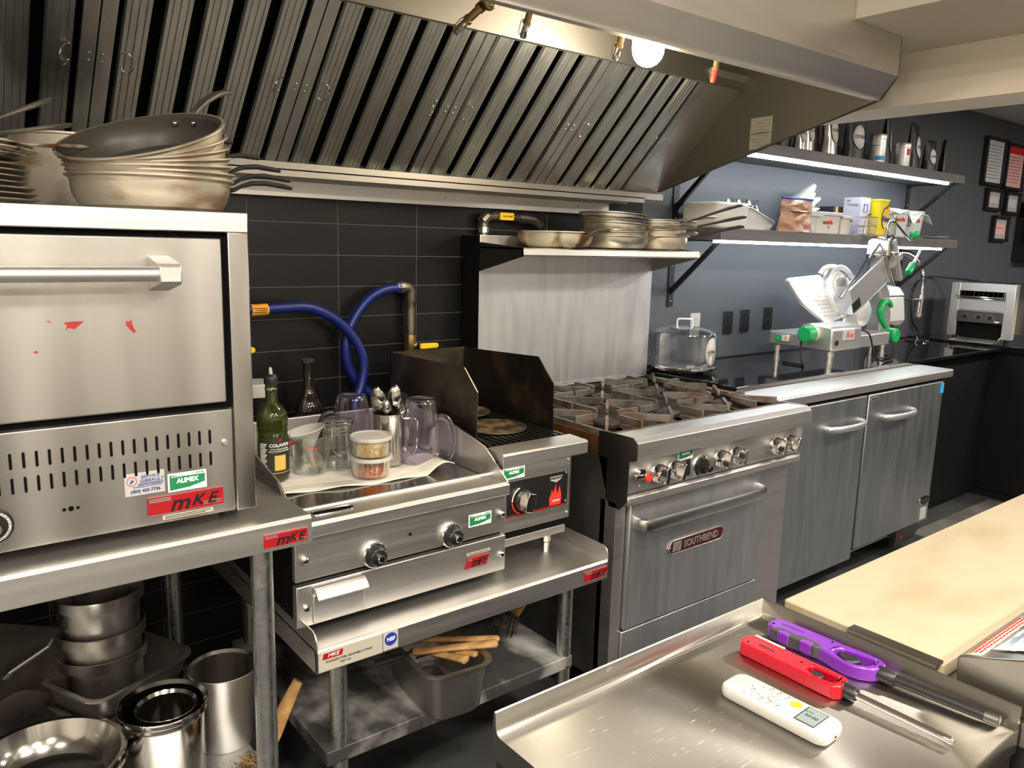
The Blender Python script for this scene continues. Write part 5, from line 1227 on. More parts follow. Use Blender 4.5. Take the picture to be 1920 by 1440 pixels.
# pile of sachets fanned behind the tubs
for k in range(14):
    a = .02 + max(0, k - 5) * .075; L = .20 + .01 * (k % 3); q = .07 * ((k * 7) % 5 - 2)
    bx, bz = 3.64 - .004 * k, SL + .012 + .0092 * k
    t = G(); n = V(-math.sin(a), 0, math.cos(a)); d = V(math.cos(a) * math.cos(q), math.sin(q), math.sin(a))
    for sgn in (1, -1): t.sheet(lambda u, v: d * (L * u) + V(0, (.052 * math.sin(PI * min(1, u * .9 + .1)) ** .5) * (2 * v - 1), 0) + n * (sgn * (.012 if sgn > 0 else .004) * math.sin(PI * v) * math.sin(PI * u) ** .7 + .03 * u * u * (.3 if k > 9 else 0)), 12, 8)
    tag(t.build('sachet', 'pouch'), 'pale sachet in the fanned heap behind the beige tub', 'sachet', 'sachets heaped on the lower shelf')
    C.objects[-1].location = (bx + .10, 2.388 + .006 * (k % 3), bz)
# beige tubs with red printed name
def logo_nut(par, x, y, z, s, face=FRONT, cyl=None):
    if cyl:
        on_cyl('lettering', 'n', s, cyl[0], z - cyl[1][2], 'ink', par, cyl[1], cyl[2], -.17, bold=.0012); on_cyl('lettering', 'utella', s, cyl[0], z - cyl[1][2], 'ink_red', par, cyl[1], cyl[2], .10, bold=.0012)
    else:
        text('lettering', 'n', s, (x - s * 1.55, y, z), 'ink', par, bold=.001); text('lettering', 'utella', s, (x + s * .02, y, z), 'ink_red', par, bold=.001)
tb = thing('plastic_tub', 'beige rectangular tub with red lettering and loose white lid on the lower shelf', 'tub', (3.80, 2.25, SL))
G().rbox(3.64, 3.925, 2.25, 2.32, SL, SL + .092, .012, taper=.03).build('body', 'tub', tb, bev=.002)
G().prism([(3.632, SL + .082), (3.632, SL + .108), (3.93, SL + .110), (3.932, SL + .090), (3.89, SL + .091), (3.76, SL + .091), (3.735, SL + .080)], 2.243, 2.325, 'y').build('lid', 'white', tb, bev=.003)
logo_nut(tb, 3.815, 2.2485, SL + .058, .030); text('lettering', '3 kg', .012, (3.81, 2.2485, SL + .033), 'ink', tb)
G().box(3.695, 3.697, 2.248, 2.25, SL + .005, SL + .078).build('corner_seam', 'foam', tb)
tb = thing('plastic_tub', 'plain beige tub with curled lid beside the wire basket', 'tub', (3.98, 2.28, SL))
G().rbox(3.932, 4.03, 2.25, 2.32, SL, SL + .088, .012, taper=.04).build('body', 'tub', tb, bev=.002)
G().prism([(3.934, SL + .080), (3.934, SL + .100), (4.035, SL + .094), (4.038, SL + .065), (4.015, SL + .080)], 2.244, 2.326, 'y').build('lid', 'white', tb, bev=.003)
# cartons
bx = thing('tea_carton', 'dark tea carton with orange, green and violet bands on the lower shelf', 'carton', (4.14, 2.40, SL))
G().box(4.035, 4.26, 2.36, 2.445, SL, SL + .152).build('body', 'tea_dark', bx, bev=.001)
for xa, w, m in ((4.055, .022, 'tea_orange'), (4.125, .018, 'tea_green'), (4.195, .022, 'tea_violet')): G().box(xa, xa + w, 2.3590, 2.3605, SL + .02, SL + .150).build('colour_band', m, bx)
bx = thing('travel_carton', 'tall lavender carton printed TRAVEL on the lower shelf', 'carton', (4.155, 2.295, SL))
G().box(4.105, 4.205, 2.248, 2.345, SL, SL + .20).build('body', 'lavender_box', bx, bev=.001)
text('lettering', 'TRAVEL', .020, (4.1040, 2.292, SL + .160), 'steel_dull', bx, face=LEFTF); text('lettering', 'THE', .012, (4.1040, 2.318, SL + .182), 'steel_dull', bx, face=LEFTF)
G().tube([(4.140, 2.247, SL + .125), (4.175, 2.247, SL + .125), (4.175, 2.247, SL + .165), (4.140, 2.247, SL + .165)], .002, 6, closed=True).build('cup_icon', 'ink_blue', bx)
# wire rack of small tongs
wr = thing('wire_basket', 'small chrome wire basket in front of the lavender carton', 'basket', (4.11, 2.205, SL))
g = G()
for k in range(8): x = 4.055 + k * .0155; g.tube([(x, 2.178, SL + .003), (x, 2.178, SL + .095)], .0018, 6)
for z in (.006, .05, .095): g.tube([(4.053, 2.178, SL + z), (4.165, 2.178, SL + z), (4.165, 2.24, SL + z), (4.053, 2.24, SL + z)], .002, 6, closed=True)
g.build('wires', 'chrome', wr)
G().tube([(4.09, 2.205, SL + .006), (4.095, 2.20, SL + .10), (4.115, 2.195, SL + .11)], .007, 8).build('tongs', 'chrome', wr)
# yellow drink powder can
c = (4.292, 2.262, SL); W = .058; D = .05; q_ = .70
yc = thing('drink_powder_can', 'bright yellow drink powder can with blue lettering on the lower shelf', 'can', c)
G().rbox(c[0] - W, c[0] + W, c[1] - D, c[1] + D, SL, SL + .185, .02).build('body', 'can_yellow', yc, bev=.002)
G().rbox(c[0] - W - .002, c[0] + W + .002, c[1] - D - .002, c[1] + D + .002, SL + .183, SL + .196, .02).build('lid', 'can_yellow', yc, bev=.003)
yf = c[1] - D - .0005
def yp(pts): return [(c[0] + a * q_, SL + b_) for a, b_ in pts]
def el(cx, cz, rx, rz): return yp([(cx + rx * math.cos(2 * PI * k / 30), cz + rz * math.sin(2 * PI * k / 30)) for k in range(30)])
q = G().prism(el(.018, .098, .054, .058), yf - .0012, yf, 'y').build('brown_disc', 'brown', yc)
G().prism(el(.023, .096, .047, .052), yf - .002, yf - .001, 'y').build('yellow_disc', 'can_yellow', q)
G().prism(yp([(-.01, .115), (.03, .142), (.072, .165), (.075, .135), (.03, .118)]), yf - .0026, yf - .0015, 'y').build('orange_swoosh', 'orange', q)
G().prism(yp([(.0, .145), (.035, .165), (.073, .178), (.06, .165), (.03, .150)]), yf - .0026, yf - .0015, 'y').build('brown_swoosh', 'brown', q)
G().prism(yp([(.0, .062), (.07, .064), (.065, .048), (.02, .045)]), yf - .0026, yf - .0015, 'y').build('cream_drop', 'cream', q)
text('lettering', 'Nes', .044, (c[0] + .016, yf - .003, SL + .092), 'ink_blue', q, shear=.15, bold=.0018)
G().box(4.375, 4.415, 2.195, 2.235, SL, SL + .12).build('glass_shaker', 'glass', at=(4.395, 2.215, SL), bev=.006); tag(C.objects[-1], 'little clear shaker between the yellow can and the white pails', 'shaker')
# two pails with red lettering and a cloth over them
for lab_, x in (('white pail with red lettering next to the yellow can', 4.535), ('white pail with red lettering at the end of the pair', 4.715)):
    c = (x, 2.30, SL)
    t = thing('plastic_pail', lab_, 'pail', c, None, 'white pails on the lower shelf')
    G().lathe([(0, 0), (.078, 0), (.082, .004), (.094, .125), (.099, .130), (.099, .150), (.094, .152), (.092, .128), (.079, .006), (0, .004)], c, 40).build('body', 'pail', t)
    logo_nut(t, 0, 0, SL + .098, .030, cyl=(.0925, c, math.atan2(-c[1], -c[0]) + .55))
    on_cyl('lettering', '3 kg', .015, .0905, .070, 'ink', t, c, math.atan2(-c[1], -c[0]) + .2)
def cl2(u, v):
    x = 4.445 + .40 * u; y = 2.20 + .20 * v; z = SL + .154 + .006 * math.sin(5 * u + 3 * v)
    if v < .3: z -= (.3 - v) * (.06 + .24 * max(0, 1 - abs(u - .42) * 5))
    if u > .85: z -= (u - .85) * .35
    if u < .1: z -= (.1 - u) * .1
    return (x, y, z)
g = G().sheet(cl2, 30, 14); tag(g.build('paper_cloth', 'white_dull', at=(4.645, 2.3, SL + .153), solid=.002), 'white paper cloth draped over the two pails', 'cloth')
c = (5.04, 2.26, SL)
t = thing('saucer', 'white saucer with a dark lid at the free end of the lower shelf', 'saucer', c)
G().lathe([(0, 0), (.035, 0), (.06, .006), (.072, .014), (.070, .016), (.05, .008), (0, .006)], c, 36).build('dish', 'white', t); G().lathe([(0, .008), (.045, .010), (.043, .022), (0, .024)], c, 30).build('dark_lid', 'black', t)

# upper shelf: pouches and tins
def coffee_bag(label, x, y, w, h, d, yaw, m='coffee', oval=True, txt=True, z=SU, tilt=0.):
    t = thing('coffee_pouch', label, 'pouch', (x, y, z), (tilt, 0, yaw), 'coffee pouches on the upper shelf', room=False)
    def f(u, v, s):
        q = (1 - v) ** .55 * (1 if 0 < u < 1 else 0)
        xx = (u - .5) * w * (1 - .06 * math.sin(PI * v)); bulge = d * .5 * q * (math.sin(PI * u) ** .35 if 0 < u < 1 else 0)
        return (xx + .004 * noise.noise(V(v * 5, x, 1)), s * (bulge + .0012) + .004 * noise.noise(V(u * 3, v * 4, x * 3)) * v, h * v)
    g = G(); g.sheet(lambda u, v: f(u, v, -1), 14, 16); g.sheet(lambda u, v: f(u, v, 1), 14, 16)
    g.build('bag', m, t)
    if oval:
        g = G(); n = 26; v = []
        for k in range(n):
            u = .5 + .30 * math.cos(2 * PI * k / n); q = .48 + .23 * math.sin(2 * PI * k / n); p = V(*f(u, q, -1)); p.y -= .004; v.append(g.v(p))
        g.f(v); ov = g.build('oval_label', 'white_dull' if m == 'coffee' else 'cream', t, solid=.0008)
        if txt: text('lettering', 'LOYAL', w * .17, (0, f(.5, .48, -1)[1] - .0065, h * .48), 'ink', ov)
    return t
coffee_bag('black coffee pouch half hidden by the hood edge', 3.42, 2.30, .10, .20, .06, -.2)
coffee_bag('small silver pouch touching the hood edge', 3.49, 2.25, .07, .17, .05, -.1, 'coffee_silver')
coffee_bag('medium silver pouch with pale label between two black pouches', 3.558, 2.255, .085, .21, .06, .0, 'coffee_silver')
coffee_bag('black pouch without label between the two larger silver pouches', 3.66, 2.30, .10, .25, .06, -.2, oval=False)
coffee_bag('tallest silver pouch with pale label before the gap', 3.745, 2.25, .115, .255, .07, .05, 'coffee_silver')
coffee_bag('large black pouch with a big oval label after the gap', 4.055, 2.29, .16, .26, .07, -.15)
coffee_bag('tall black pouch seen edge-on between the two tins', 4.375, 2.29, .13, .28, .07, .45)
coffee_bag('black pouch with white oval just past the second tin', 4.61, 2.25, .15, .25, .08, .2)
coffee_bag('short black pouch with white oval, second from the shelf end', 4.815, 2.25, .11, .18, .06, -.1)
coffee_bag('thin black pouch standing last at the shelf end', 4.985, 2.25, .10, .20, .045, .55)
for lab_, x, h, q in (('tall steel tin with a blue base band on the upper shelf', 4.175, .145, 0), ('shorter steel tin with a red mark on the upper shelf', 4.445, .125, 1)):
    c = (x, 2.225, SU); K = .77
    t = thing('metal_tin', lab_, 'tin', c, None, 'steel tins on the upper shelf')
    G().lathe([(0, 0), (.052 * K, 0), (.053 * K, .004), (.053 * K, h - .022), (0, h - .022)], c, 40).build('body', 'chrome' if False else 'alu_white', t)
    G().lathe([(.055 * K, h - .026), (.056 * K, h - .022), (.056 * K, h - .006), (.052 * K, h), (0, h + .001)], c, 40).build('lid', 'steel', t)
    ya = math.atan2(-c[1], -c[0])
    if q == 0:
        G().lathe([(.0535 * K, .012), (.0535 * K, .034)], c, 24, a0=ya - .2, a1=ya + 1.2).build('blue_band', 'blue_label', t); G().lathe([(.0535 * K, .085), (.0535 * K, .088)], c, 24, a0=ya - 1.0, a1=ya + .2).build('print_line', 'ink', t)
    else: G().lathe([(.0535 * K, .06), (.0535 * K, .095)], c, 16, a0=ya + .55, a1=ya + 1.15).build('red_mark', 'ink_red', t)

# ---------------------------------------------------------------- framed certificates
def frame(label, x0, x1, z0, z1, matw, paper, head=False, fw=.022):
    t = thing('certificate_frame', label, 'frame', ((x0 + x1) / 2, WY, z0), group='framed certificates')
    g = G()
    for a, b, c_, d in ((x0, x1, z0, z0 + fw), (x0, x1, z1 - fw, z1), (x0, x0 + fw, z0, z1), (x1 - fw, x1, z0, z1)): g.box(a, b, WY - .032, WY - .001, c_, d)
    g.build('moulding', 'bracket', t, bev=.002)
    if matw: G().box(x0 + fw, x1 - fw, WY - .014, WY - .008, z0 + fw, z1 - fw).build('mount', 'white', t)
    k = fw + matw
    p = G().box(x0 + k, x1 - k, WY - .016, WY - .0145, z0 + k, z1 - k).build('paper', paper, t)
    if head: G().box(x0 + k, x1 - k, WY - .0168, WY - .016, z1 - k - .05, z1 - k).build('red_heading', 'ink_red', p)
    g = G(); z = z1 - k - .035 - (.04 if head else 0)
    while z > z0 + k + .03:
        for j in range(2): g.box(x0 + k + .02 + .005 * j, x1 - k - .02 - random.random() * .05, WY - .0168, WY - .0162, z, z + .003)
        z -= .022
    g.build('print_lines', 'steel_dull', p)
frame('tall framed white certificate, first in the top row', 6.06, 6.39, 1.985, 2.315, 0, 'pail')
frame('framed pink form with red heading, second in the top row', 6.42, 6.76, 1.975, 2.305, 0, 'pink_paper', True)
frame('small framed certificate with wide mount, first in the middle row', 6.17, 6.43, 1.755 + .06, 2.0 - .03, .032, 'pail')
frame('small framed certificate with wide mount, second in the middle row', 6.50, 6.76, 1.80, 1.965, .032, 'pail')
frame('lone small framed pink form in the lowest row', 6.34, 6.61, 1.60, 1.785, .03, 'pink_paper')
tag(G().box(6.80, 7.6, 2.36, WY - .001, 1.46, 1.90).build('wall_screen', 'black_gloss', at=(7.2, WY, 1.46), bev=.006), 'black wall panel cut off by the picture edge beyond the frames', 'screen')
# ---------------------------------------------------------------- steel topped table close to the camera
wt = thing('steel_table', 'scratched stainless table with raised rim holding lighters and remote', 'table', (.855, .53, 0))
TZ2 = .8705
G().prism([(.330, .835), (.330, .868), (.3325, TZ2), (.7245, TZ2), (.7295, TZ2 + .0025), (.733, TZ2 + .009), (.734, .900), (.7365, .902), (.739, .900), (.739, .835)], .566, 1.150, 'x').build('top', 'steel_table', wt, ang=50)
G().prism([(1.1365, TZ2), (1.1425, TZ2 + .003), (1.1465, TZ2 + .009), (1.148, .900), (1.150, .902), (1.152, .900), (1.152, .86), (1.1365, .86)], .331, .738, 'y').build('side_rim', 'steel_table', wt, ang=50)
G().box(.570, 1.146, .334, .735, .60, .834).build('apron', 'steel_dark', wt)
for x in (.595, 1.12):
    for y in (.36, .71): G().box(x - .018, x + .018, y - .018, y + .018, 0, .60).build('leg', 'steel_dark', wt)
# prep counter with cutting board
pc = thing('prep_counter', 'stainless prep counter carrying the long cutting board', 'counter', (2.1, .4, 0))
G().box(1.156, 3.1, -.15, .70, .84, .876).build('top', 'steel_table', pc, bev=.002)
G().box(1.17, 3.08, -.1, .66, .10, .84).build('body', 'steel_dark', pc)
for x in (1.25, 3.0):
    for y in (0, .6): G().cyl((x, y, 0), (x, y, .1), .02, n=14).build('foot', 'black_rubber', pc)
cbd = G().rbox(1.176, 3.05, .444, .712, .8765, .9005, .006).build('cutting_board', 'board', at=(2.1, .578, .8765), bev=.002)
tag(cbd, 'long worn cream cutting board with knife stains on the prep counter', 'cutting board')
lg = G().prism([(1.154, .890), (1.158, .905), (1.162, .9065), (1.180, .9065), (1.180, .902), (1.165, .902), (1.160, .890)], .446, .585, 'y').build('edge_strip', 'steel_table', pc)
# sloping steel cover
bxx = thing('ingredient_cover', 'sloping steel cover with warning label and plastic film on the prep counter', 'cover', (1.5, .38, .877))
G().prism([(.420, .877), (.424, .926), (.421, .930), (.30, .973), (.10, .985), (.10, .877)], 1.168, 2.2, 'x').build('shell', 'steel_table', bxx, bev=.002)
def sl_(x, t): return V(x, .421 - .121 * t, .9306 + .043 * t)
g = G(); g.quad(sl_(1.172, .02), sl_(1.39, .02), sl_(1.385, .20), sl_(1.174, .22)); lb = g.build('warning_label', 'label_cream', bxx, solid=.0008)
for k in range(3):
    g = G()
    for j in range(16): g.quad(sl_(1.185 + .0115 * j, .055 + .05 * k), sl_(1.193 + .0115 * j, .055 + .05 * k), sl_(1.193 + .0115 * j, .078 + .05 * k), sl_(1.185 + .0115 * j, .078 + .05 * k))
    g.build('red_print', 'ink_red', lb, solid=.0020)
def film(u, v):
    p = sl_(1.20 + .7 * u, .23 + .75 * v) + V(0, 0, .0016 + .0022 * noise.noise(V(u * 18, v * 6, 1)) + .002 * abs(noise.noise(V(u * 40, v * 14, 4)))); return p
G().sheet(film, 60, 16).build('plastic_film', 'film', bxx, solid=.0005)

# ---------------------------------------------------------------- remote control
rm = thing('remote_control', 'white air conditioner remote with grey screen and orange button', 'remote control', (.908, .541, TZ2 + .0005), (0, 0, rad(2.5)), room=False)
def rr(w, l, r, z, n=7):
    o = []
    for cx, cy, a in ((w - r, l - r, 0), (-w + r, l - r, PI / 2), (-w + r, -l + r, PI), (w - r, -l + r, 1.5 * PI)):
        for i in range(n + 1):
            t = a + PI / 2 * i / n; o.append((cx + r * math.cos(t), cy + r * math.sin(t), z))
    return o
G().loft([rr(.022, .072, .012, 0), rr(.027, .0795, .014, .004), rr(.0285, .081, .015, .012), rr(.0275, .0800, .015, .0175), rr(.0255, .078, .015, .0195)]).build('case', 'white', rm, ang=50)
G().loft([rr(.0245, .077, .014, .0195), rr(.0235, .076, .014, .0200)]).build('face', 'white', rm)
sc_ = G().loft([[(x, y - .046, z) for x, y, z in rr(.0205, .0145, .0012, .0200, 2)], [(x, y - .046, z) for x, y, z in rr(.0205, .0145, .0012, .0206, 2)]]).build('screen_frame', 'steel_dark', rm)
G().box(-.0188, .0188, -.0595, -.0335, .0206, .0209).build('screen', 'lcd', sc_)
for tx, q, sz, xx in (('20:00', -.0465, .0085, .001), ('AUTO', -.0385, .0045, -.008)):
    text('screen_digits', tx, sz, (q, 0, 0), 'ink', sc_, face=Matrix.Identity(3)); o = bpy.context.scene.collection.objects[-1]
    for v in o.data.vertices: x, y = v.co.x - q, v.co.y; v.co = V(y - xx, q - x, .0212)
def btn(x, y, rx, ry, m, h=.0018):
    return G().lathe([(0, h), (.8, h), (1, h * .6), (1, 0)], (0, 0, 0), 20, Matrix.Translation((x, y, .0199)) @ Matrix.Diagonal((rx, ry, 1, 1))).build('button', m, rm)
btn(.011, -.018, .0075, .0075, 'orange_btn')
for x, y in ((.016, -.004), (.017, .009), (.018, .021), (.018, .032), (-.004, .026), (-.003, .038), (-.014, -.005), (-.014, .007), (-.014, .019), (-.014, .031), (-.015, .042), (.008, .043)): btn(x, y, .0042, .0044, 'white')
btn(0, .006, .0085, .011, 'white', .0026)
g = G()
for x, y in ((-.002, .002), (.003, .0075), (0, .010), (.016, -.004), (.017, .009), (.018, .021), (-.014, -.005), (-.014, .007), (-.014, .019), (-.003, .038)): g.box(x - .0006, x + .0006, y - .002, y + .002, .0221, .02255)
g.build('button_marks', 'steel_dull', rm)
G().cyl((.0, -.0808, .010), (.0, -.0812, .010), .0018, n=12).build('sensor_hole', 'hole', rm)

# ---------------------------------------------------------------- red lighter
rl = thing('gas_lighter', 'red long-neck gas lighter with thin metal rod lying on the steel table', 'lighter', (1.022, .59, TZ2 + .0005), (0, 0, rad(1.0)), room=False)
o = [(-.019, .083), (-.012, .090), (.015, .090), (.020, .083), (.0205, -.05), (.020, -.068), (.016, -.076), (-.012, -.080), (-.0205, -.071), (-.0215, -.045), (-.020, .0)]
hole = [(-.006, -.020), (.009, -.023), (.009, -.062), (.003, -.068), (-.010, -.066), (-.013, -.055), (-.011, -.03)]
def plate_hole(o, h, z0, z1, bev=.0025):
    g = G(); n = len(o); m = len(h)
    import mathutils.geometry as mg
    tri = mg.tessellate_polygon([[V(*p, 0) for p in o], [V(*p, 0) for p in h]])
    al = o + h
    T_ = [g.v((*p, z1)) for p in al]; B_ = [g.v((*p, z0)) for p in al]
    for t in tri: g.f([T_[i] for i in t]); g.f([B_[i] for i in t][::-1])
    for k in range(n): g.f([B_[k], B_[(k + 1) % n], T_[(k + 1) % n], T_[k]])
    for k in range(m): a, b = n + k, n + (k + 1) % m; g.f([B_[b], B_[a], T_[a], T_[b]])
    return g
plate_hole(o, hole, 0, .021).build('body', 'red_plastic', rl, bev=.0025)
G().prism([(-.010, -.030), (.006, -.026), (.008, -.040), (.0, -.048), (-.009, -.044)], .005, .0175, 'z').build('trigger', 'black', rl, bev=.002)
G().box(.016, .0215, .030, .082, .017, .0216).build('paper_strip', 'label_cream', rl)
G().box(-.004, .0, .034, .062, .0208, .0213).build('fuel_window', 'maroon', rl)
for x, y in ((-.008, .077), (.004, -.008)): G().cyl((x, y, .0205), (x, y, .0213), .0020, n=12).build('screw_hole', 'hole', rl)
nk = G().tube([(.002, -.072, .011), (.002, -.094, .011), (.002, -.096, .011)], [.0105, .0095, .0085], 20).build('neck', 'black', rl)
G().tube([(.002, -.094, .0105), (.004, -.205, .0085), (.004, -.222, .0082), (.004, -.226, .0082)], [.0052, .0050, .0052, .003], 16).build('metal_rod', 'chrome', rl)
g = G()
for k in range(6): g.ball((.004 + .0045 * math.cos(.9 + .5 * (k % 2)), -.208 - .0026 * k, .0082 + .0045 * math.sin(.9 + .5 * (k % 2))), .0011, 5)
g.build('air_holes', 'hole', rl)
# ---------------------------------------------------------------- purple lighter
pu = thing('gas_lighter', 'purple gas lighter with dark grip and black barrel beside the table rim', 'lighter', (1.108, .59, TZ2 + .0005), (0, 0, rad(4.0)), room=False)
o = [(-.012, .092), (-.006, .098), (.020, .093), (.024, .085), (.022, .02), (.020, -.02), (.021, -.060), (.017, -.080), (.010, -.088), (-.006, -.090), (-.020, -.082), (-.030, -.066), (-.034, -.048), (-.031, -.028), (-.024, -.010), (-.021, .004), (-.0235, .02), (-.021, .035), (-.024, .055), (-.022, .07), (-.017, .084)]
hole = [(-.004, -.016), (.008, -.024), (.011, -.070), (.002, -.076), (-.016, -.072), (-.025, -.058), (-.026, -.042), (-.020, -.026), (-.012, -.017)]
plate_hole(o, hole, 0, .022).build('body', 'purple', pu, bev=.003)
G().prism([(-.0245, .084), (-.012, .080), (-.007, .068), (-.010, .045), (-.007, .03), (-.010, .008), (-.018, -.004), (-.0265, .006), (-.0255, .02), (-.0235, .035), (-.0265, .055), (-.0255, .07)], .0035, .0228, 'z').build('rubber_grip', 'grey_rubber', pu, bev=.002)
for ya, yb in ((.050, .070), (.012, .032)): G().prism([(-.0275, ya), (-.0275, yb), (-.0175, yb), (-.0145, (ya + yb) / 2), (-.0175, ya)], .006, .0236, 'z').build('finger_pad', 'purple', pu, bev=.002)
G().prism([(-.008, -.022), (.004, -.020), (.006, -.046), (-.004, -.058), (-.014, -.050), (-.018, -.038)], .004, .018, 'z').build('trigger', 'black', pu, bev=.003)
G().box(.004, .0065, .040, .078, .0217, .0223).build('fuel_window', 'maroon', pu)
for x, y in ((-.004, .089), (.012, -.004)): G().cyl((x, y, .0218), (x, y, .0224), .0022, n=12).build('screw_hole', 'hole', pu)
nk = G().tube([(-.004, -.084, .0115), (-.004, -.108, .0115), (-.004, -.110, .0115)], [.0115, .0105, .009], 20).build('collar', 'black', pu)
G().tube([(-.004, -.106, .0115), (.002, -.222, .0095), (.003, -.240, .0092), (.003, -.244, .0092)], [.0080, .0078, .0080, .006], 18).build('barrel', 'black', pu)
G().tube([(.0022, -.226, .0094), (.003, -.243, .0092)], .0083, 16).build('barrel_tip', 'steel_dark', pu)
# ---------------------------------------------------------------- on the shelf under the pizza oven
UZ = .2625
def bain(label, c, r, h, m='polish', neck=True):
    t = thing('bain_marie_pot', label, 'pot', c, None, 'round steel pots under the oven')
    pr = [(0, 0), (r * .9, 0), (r * .96, .008), (r * .97, h - .03)]
    if neck: pr += [(r * .975, h - .028), (r * 1.03, h - .022), (r * 1.03, h - .016), (r * .985, h - .014), (r * .985, h - .006)]
    pr += [(r * 1.06, h - .003), (r * 1.065, h), (r * 1.05, h + .001), (r * .96, h - .006), (r * .94, .01), (0, .004)]
    G().lathe(pr, c, 56).build('body', m, t); return t
bain('tall polished steel pot in front under the oven holding a smaller pot', (.398, 1.745, UZ), .089, .20)
bain('smaller steel pot nested inside the tall front pot', (.403, 1.738, UZ + .012), .062, .182, neck=False)
bain('tall brushed steel pot standing behind the front stand leg', (.560, 1.83, UZ), .078, .195, 'steel_v', neck=False)
# broad shallow bowls
for k, lab_ in enumerate(('wide shallow steel bowl underneath the shiny upper bowl', 'wide shiny shallow steel bowl topmost in front under the oven')):
    c = (.165, 1.745, UZ + .055 + k * .022)
    t = thing('mixing_bowl', lab_, 'bowl', c, None, 'shallow steel bowls under the oven')
    r = .150
    G().lathe([(0, 0), (.085, 0), (.10, .006), (.135, .05), (r - .006, .075), (r, .077), (r + .004, .079), (r, .081), (r - .008, .079), (.130, .05), (.112, .018), (.108, .016), (.09, .010), (0, .006)], c, 60).build('body', 'polish', t)
c = (.165, 1.745, UZ)
t = thing('cooking_pot', 'steel pot carrying the shallow bowls under the oven', 'pot', c); G().lathe([(0, 0), (.10, 0), (.105, .006), (.105, .054), (0, .054)], c, 40).build('body', 'steel_dull', t)
# rectangular pans
gastro('gastronorm_pan', 'lower rectangular steel pan of the pair under the oven', .215, .481, 1.892, 2.152, UZ, UZ + .13, 'steel_dull', 'rectangular pans under the oven', rot=.43, lip=.010)
gastro('gastronorm_pan', 'upper rectangular steel pan carrying the round inserts', .215, .481, 1.892, 2.152, UZ + .095, UZ + .188, 'steel_dull', 'rectangular pans under the oven', rot=.43, lip=.012)
for k, (dz, h, lab_) in enumerate(((.0, .12, 'lowest round steel insert standing in the rectangular pan'), (.062, .12, 'middle round steel insert of the nested three'), (.124, .15, 'topmost round steel insert of the nested three'))):
    c = (.332, 2.04, UZ + .105 + dz)
    t = thing('round_insert', lab_, 'pot', c, None, 'nested round inserts under the oven')
    r = .092
    G().lathe([(0, 0), (r * .94, 0), (r * .98, .006), (r * .985, h - .03), (r * 1.10, h - .026), (r * 1.12, h), (r * 1.13, h + .003), (r * 1.08, h + .002), (r * .95, h - .03), (r * .93, .008), (0, .005)], c, 48).build('body', 'steel_v', t)
# leaning lid
ld = thing('pan_lid', 'dark flat pan lid with bent handle leaning behind the bowls', 'lid', (.15, 2.02, UZ))
LT = Matrix.Translation((.10, 1.98, UZ)) @ Matrix.Rotation(rad(-10), 4, 'X') @ Matrix.Rotation(rad(20), 4, 'Y')
G().rbox(-.13, .13, -.16, .16, -.003, .003, .012, T=LT @ Matrix.Translation((0, 0, .18)) @ Matrix.Rotation(PI / 2, 4, 'X')).build('plate', 'soot', ld)
G().tube([LT @ V(*p) for p in ((-.05, -.004, .22), (-.05, -.035, .24), (.01, -.035, .30), (.02, -.004, .31))], .008, 10, flat=.5).build('handle', 'alu', ld)
G().lathe([(0, .004), (.06, .003), (.075, 0)], n=36, T=LT @ Matrix.Translation((.01, -.003, .12)) @ Matrix.Rotation(PI / 2, 4, 'X')).build('disc_reflection', 'soot', ld)  # raised disc stands in for a round reflection on the lid
# wooden brush between the stands
wb_ = thing('bench_brush', 'brown brush with pale wooden handle propped between the two stands', 'brush', (.60, 1.66, .2635))
P = spline([(.590, 1.675, .285), (.628, 1.70, .30), (.660, 1.70, .365), (.698, 1.70, .432)], 6)
G().tube(P, [.014 + .006 * math.sin(PI * i / (len(P) - 1)) for i in range(len(P))], 12, flat=.6).build('handle', 'wood', wb_)
G().tube([(.548, 1.60, .285), (.575, 1.635, .290), (.600, 1.68, .292)], [.016, .018, .012], 10).build('block', 'wood', wb_)
g = G()
for i in range(260):
    u = random.random(); a = V(.545 + .035 * u, 1.597 + .045 * u, .285) + V(random.uniform(-.012, .012), random.uniform(-.012, .012), .008); d = V(-.030, -.012, .042) + V(random.uniform(-.014, .014), random.uniform(-.01, .01), random.uniform(-.014, .008))
    g.tube([a, a + d], .0015, 3)
g.build('bristles', 'bristle', wb_)
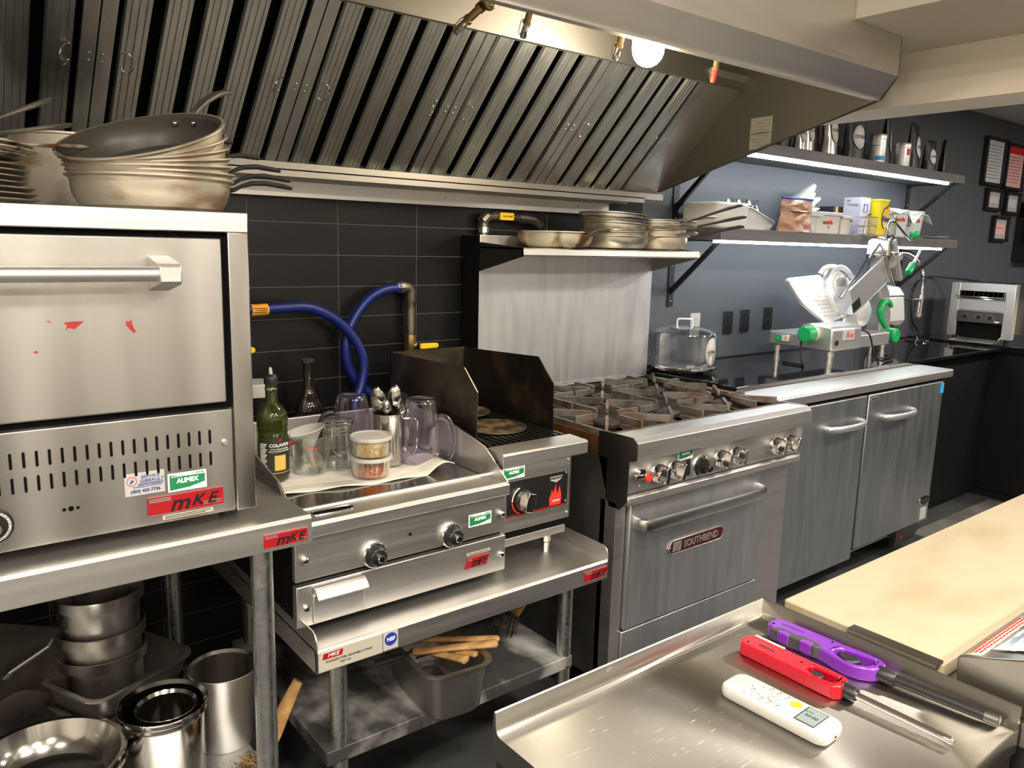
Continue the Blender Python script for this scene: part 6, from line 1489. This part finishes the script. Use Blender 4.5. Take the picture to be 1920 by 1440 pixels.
# ---------------------------------------------------------------- camera
cd = bpy.data.cameras.new('camera'); cam = bpy.data.objects.new('camera', cd); C.objects.link(cam)
cd.sensor_fit = 'HORIZONTAL'; cd.sensor_width = 36; cd.lens = 36 * 1477.244 / 1920; cd.clip_start = .02
cam.matrix_world = Matrix(((0.7879, 0.08869, -0.609383, 0), (-0.615267, 0.154636, -0.773003, 0), (0.025674, 0.983983, 0.176406, 1.5), (0, 0, 0, 1)))
bpy.context.scene.camera = cam

# ---------------------------------------------------------------- light
def area(name, loc, size, power, col, shape='DISK', rot=(0, 0, 0), sy=None):
    l = bpy.data.lights.new(name, 'AREA'); l.shape = shape; l.size = size; l.energy = power; l.color = col
    if sy: l.size_y = sy
    o = bpy.data.objects.new(name, l); o.location = loc; o.rotation_euler = rot; C.objects.link(o); return o
WARM = (1, .915, .80)
for i, (x, y) in enumerate(((-1.2, .1), (.1, -.25), (1.35, -.45), (-.9, -1.6), (.6, -1.6), (2.0, -1.6))):
    area('ceiling_downlight', (x, y, 2.61), .34, 40, WARM)
for x, y in ((3.9, .3), (5.6, .4), (4.6, -1.4), (7.2, .2)):
    area('ceiling_downlight_far', (x, y, 2.44), .3, 36, (1, .92, .83))
pl = bpy.data.lights.new('hood_lamp', 'POINT'); pl.energy = 9; pl.color = (1, .82, .55); pl.shadow_soft_size = .05
o = bpy.data.objects.new('hood_lamp', pl); o.location = (1.765, 1.65, 1.93); C.objects.link(o)
w = bpy.data.worlds.new('world'); bpy.context.scene.world = w; w.use_nodes = True
w.node_tree.nodes['Background'].inputs[0].default_value = (1, .9, .75, 1); w.node_tree.nodes['Background'].inputs[1].default_value = .2
sc = bpy.context.scene
sc.view_settings.view_transform = 'Standard'; sc.view_settings.look = 'None'; sc.view_settings.gamma = 1; sc.view_settings.exposure = 0.36
sc.view_settings.use_curve_mapping = False
sc.cycles.use_denoising = True
sc.cycles.max_bounces = 10; sc.cycles.transparent_max_bounces = 16; sc.cycles.glossy_bounces = 6; sc.cycles.sample_clamp_indirect = 6
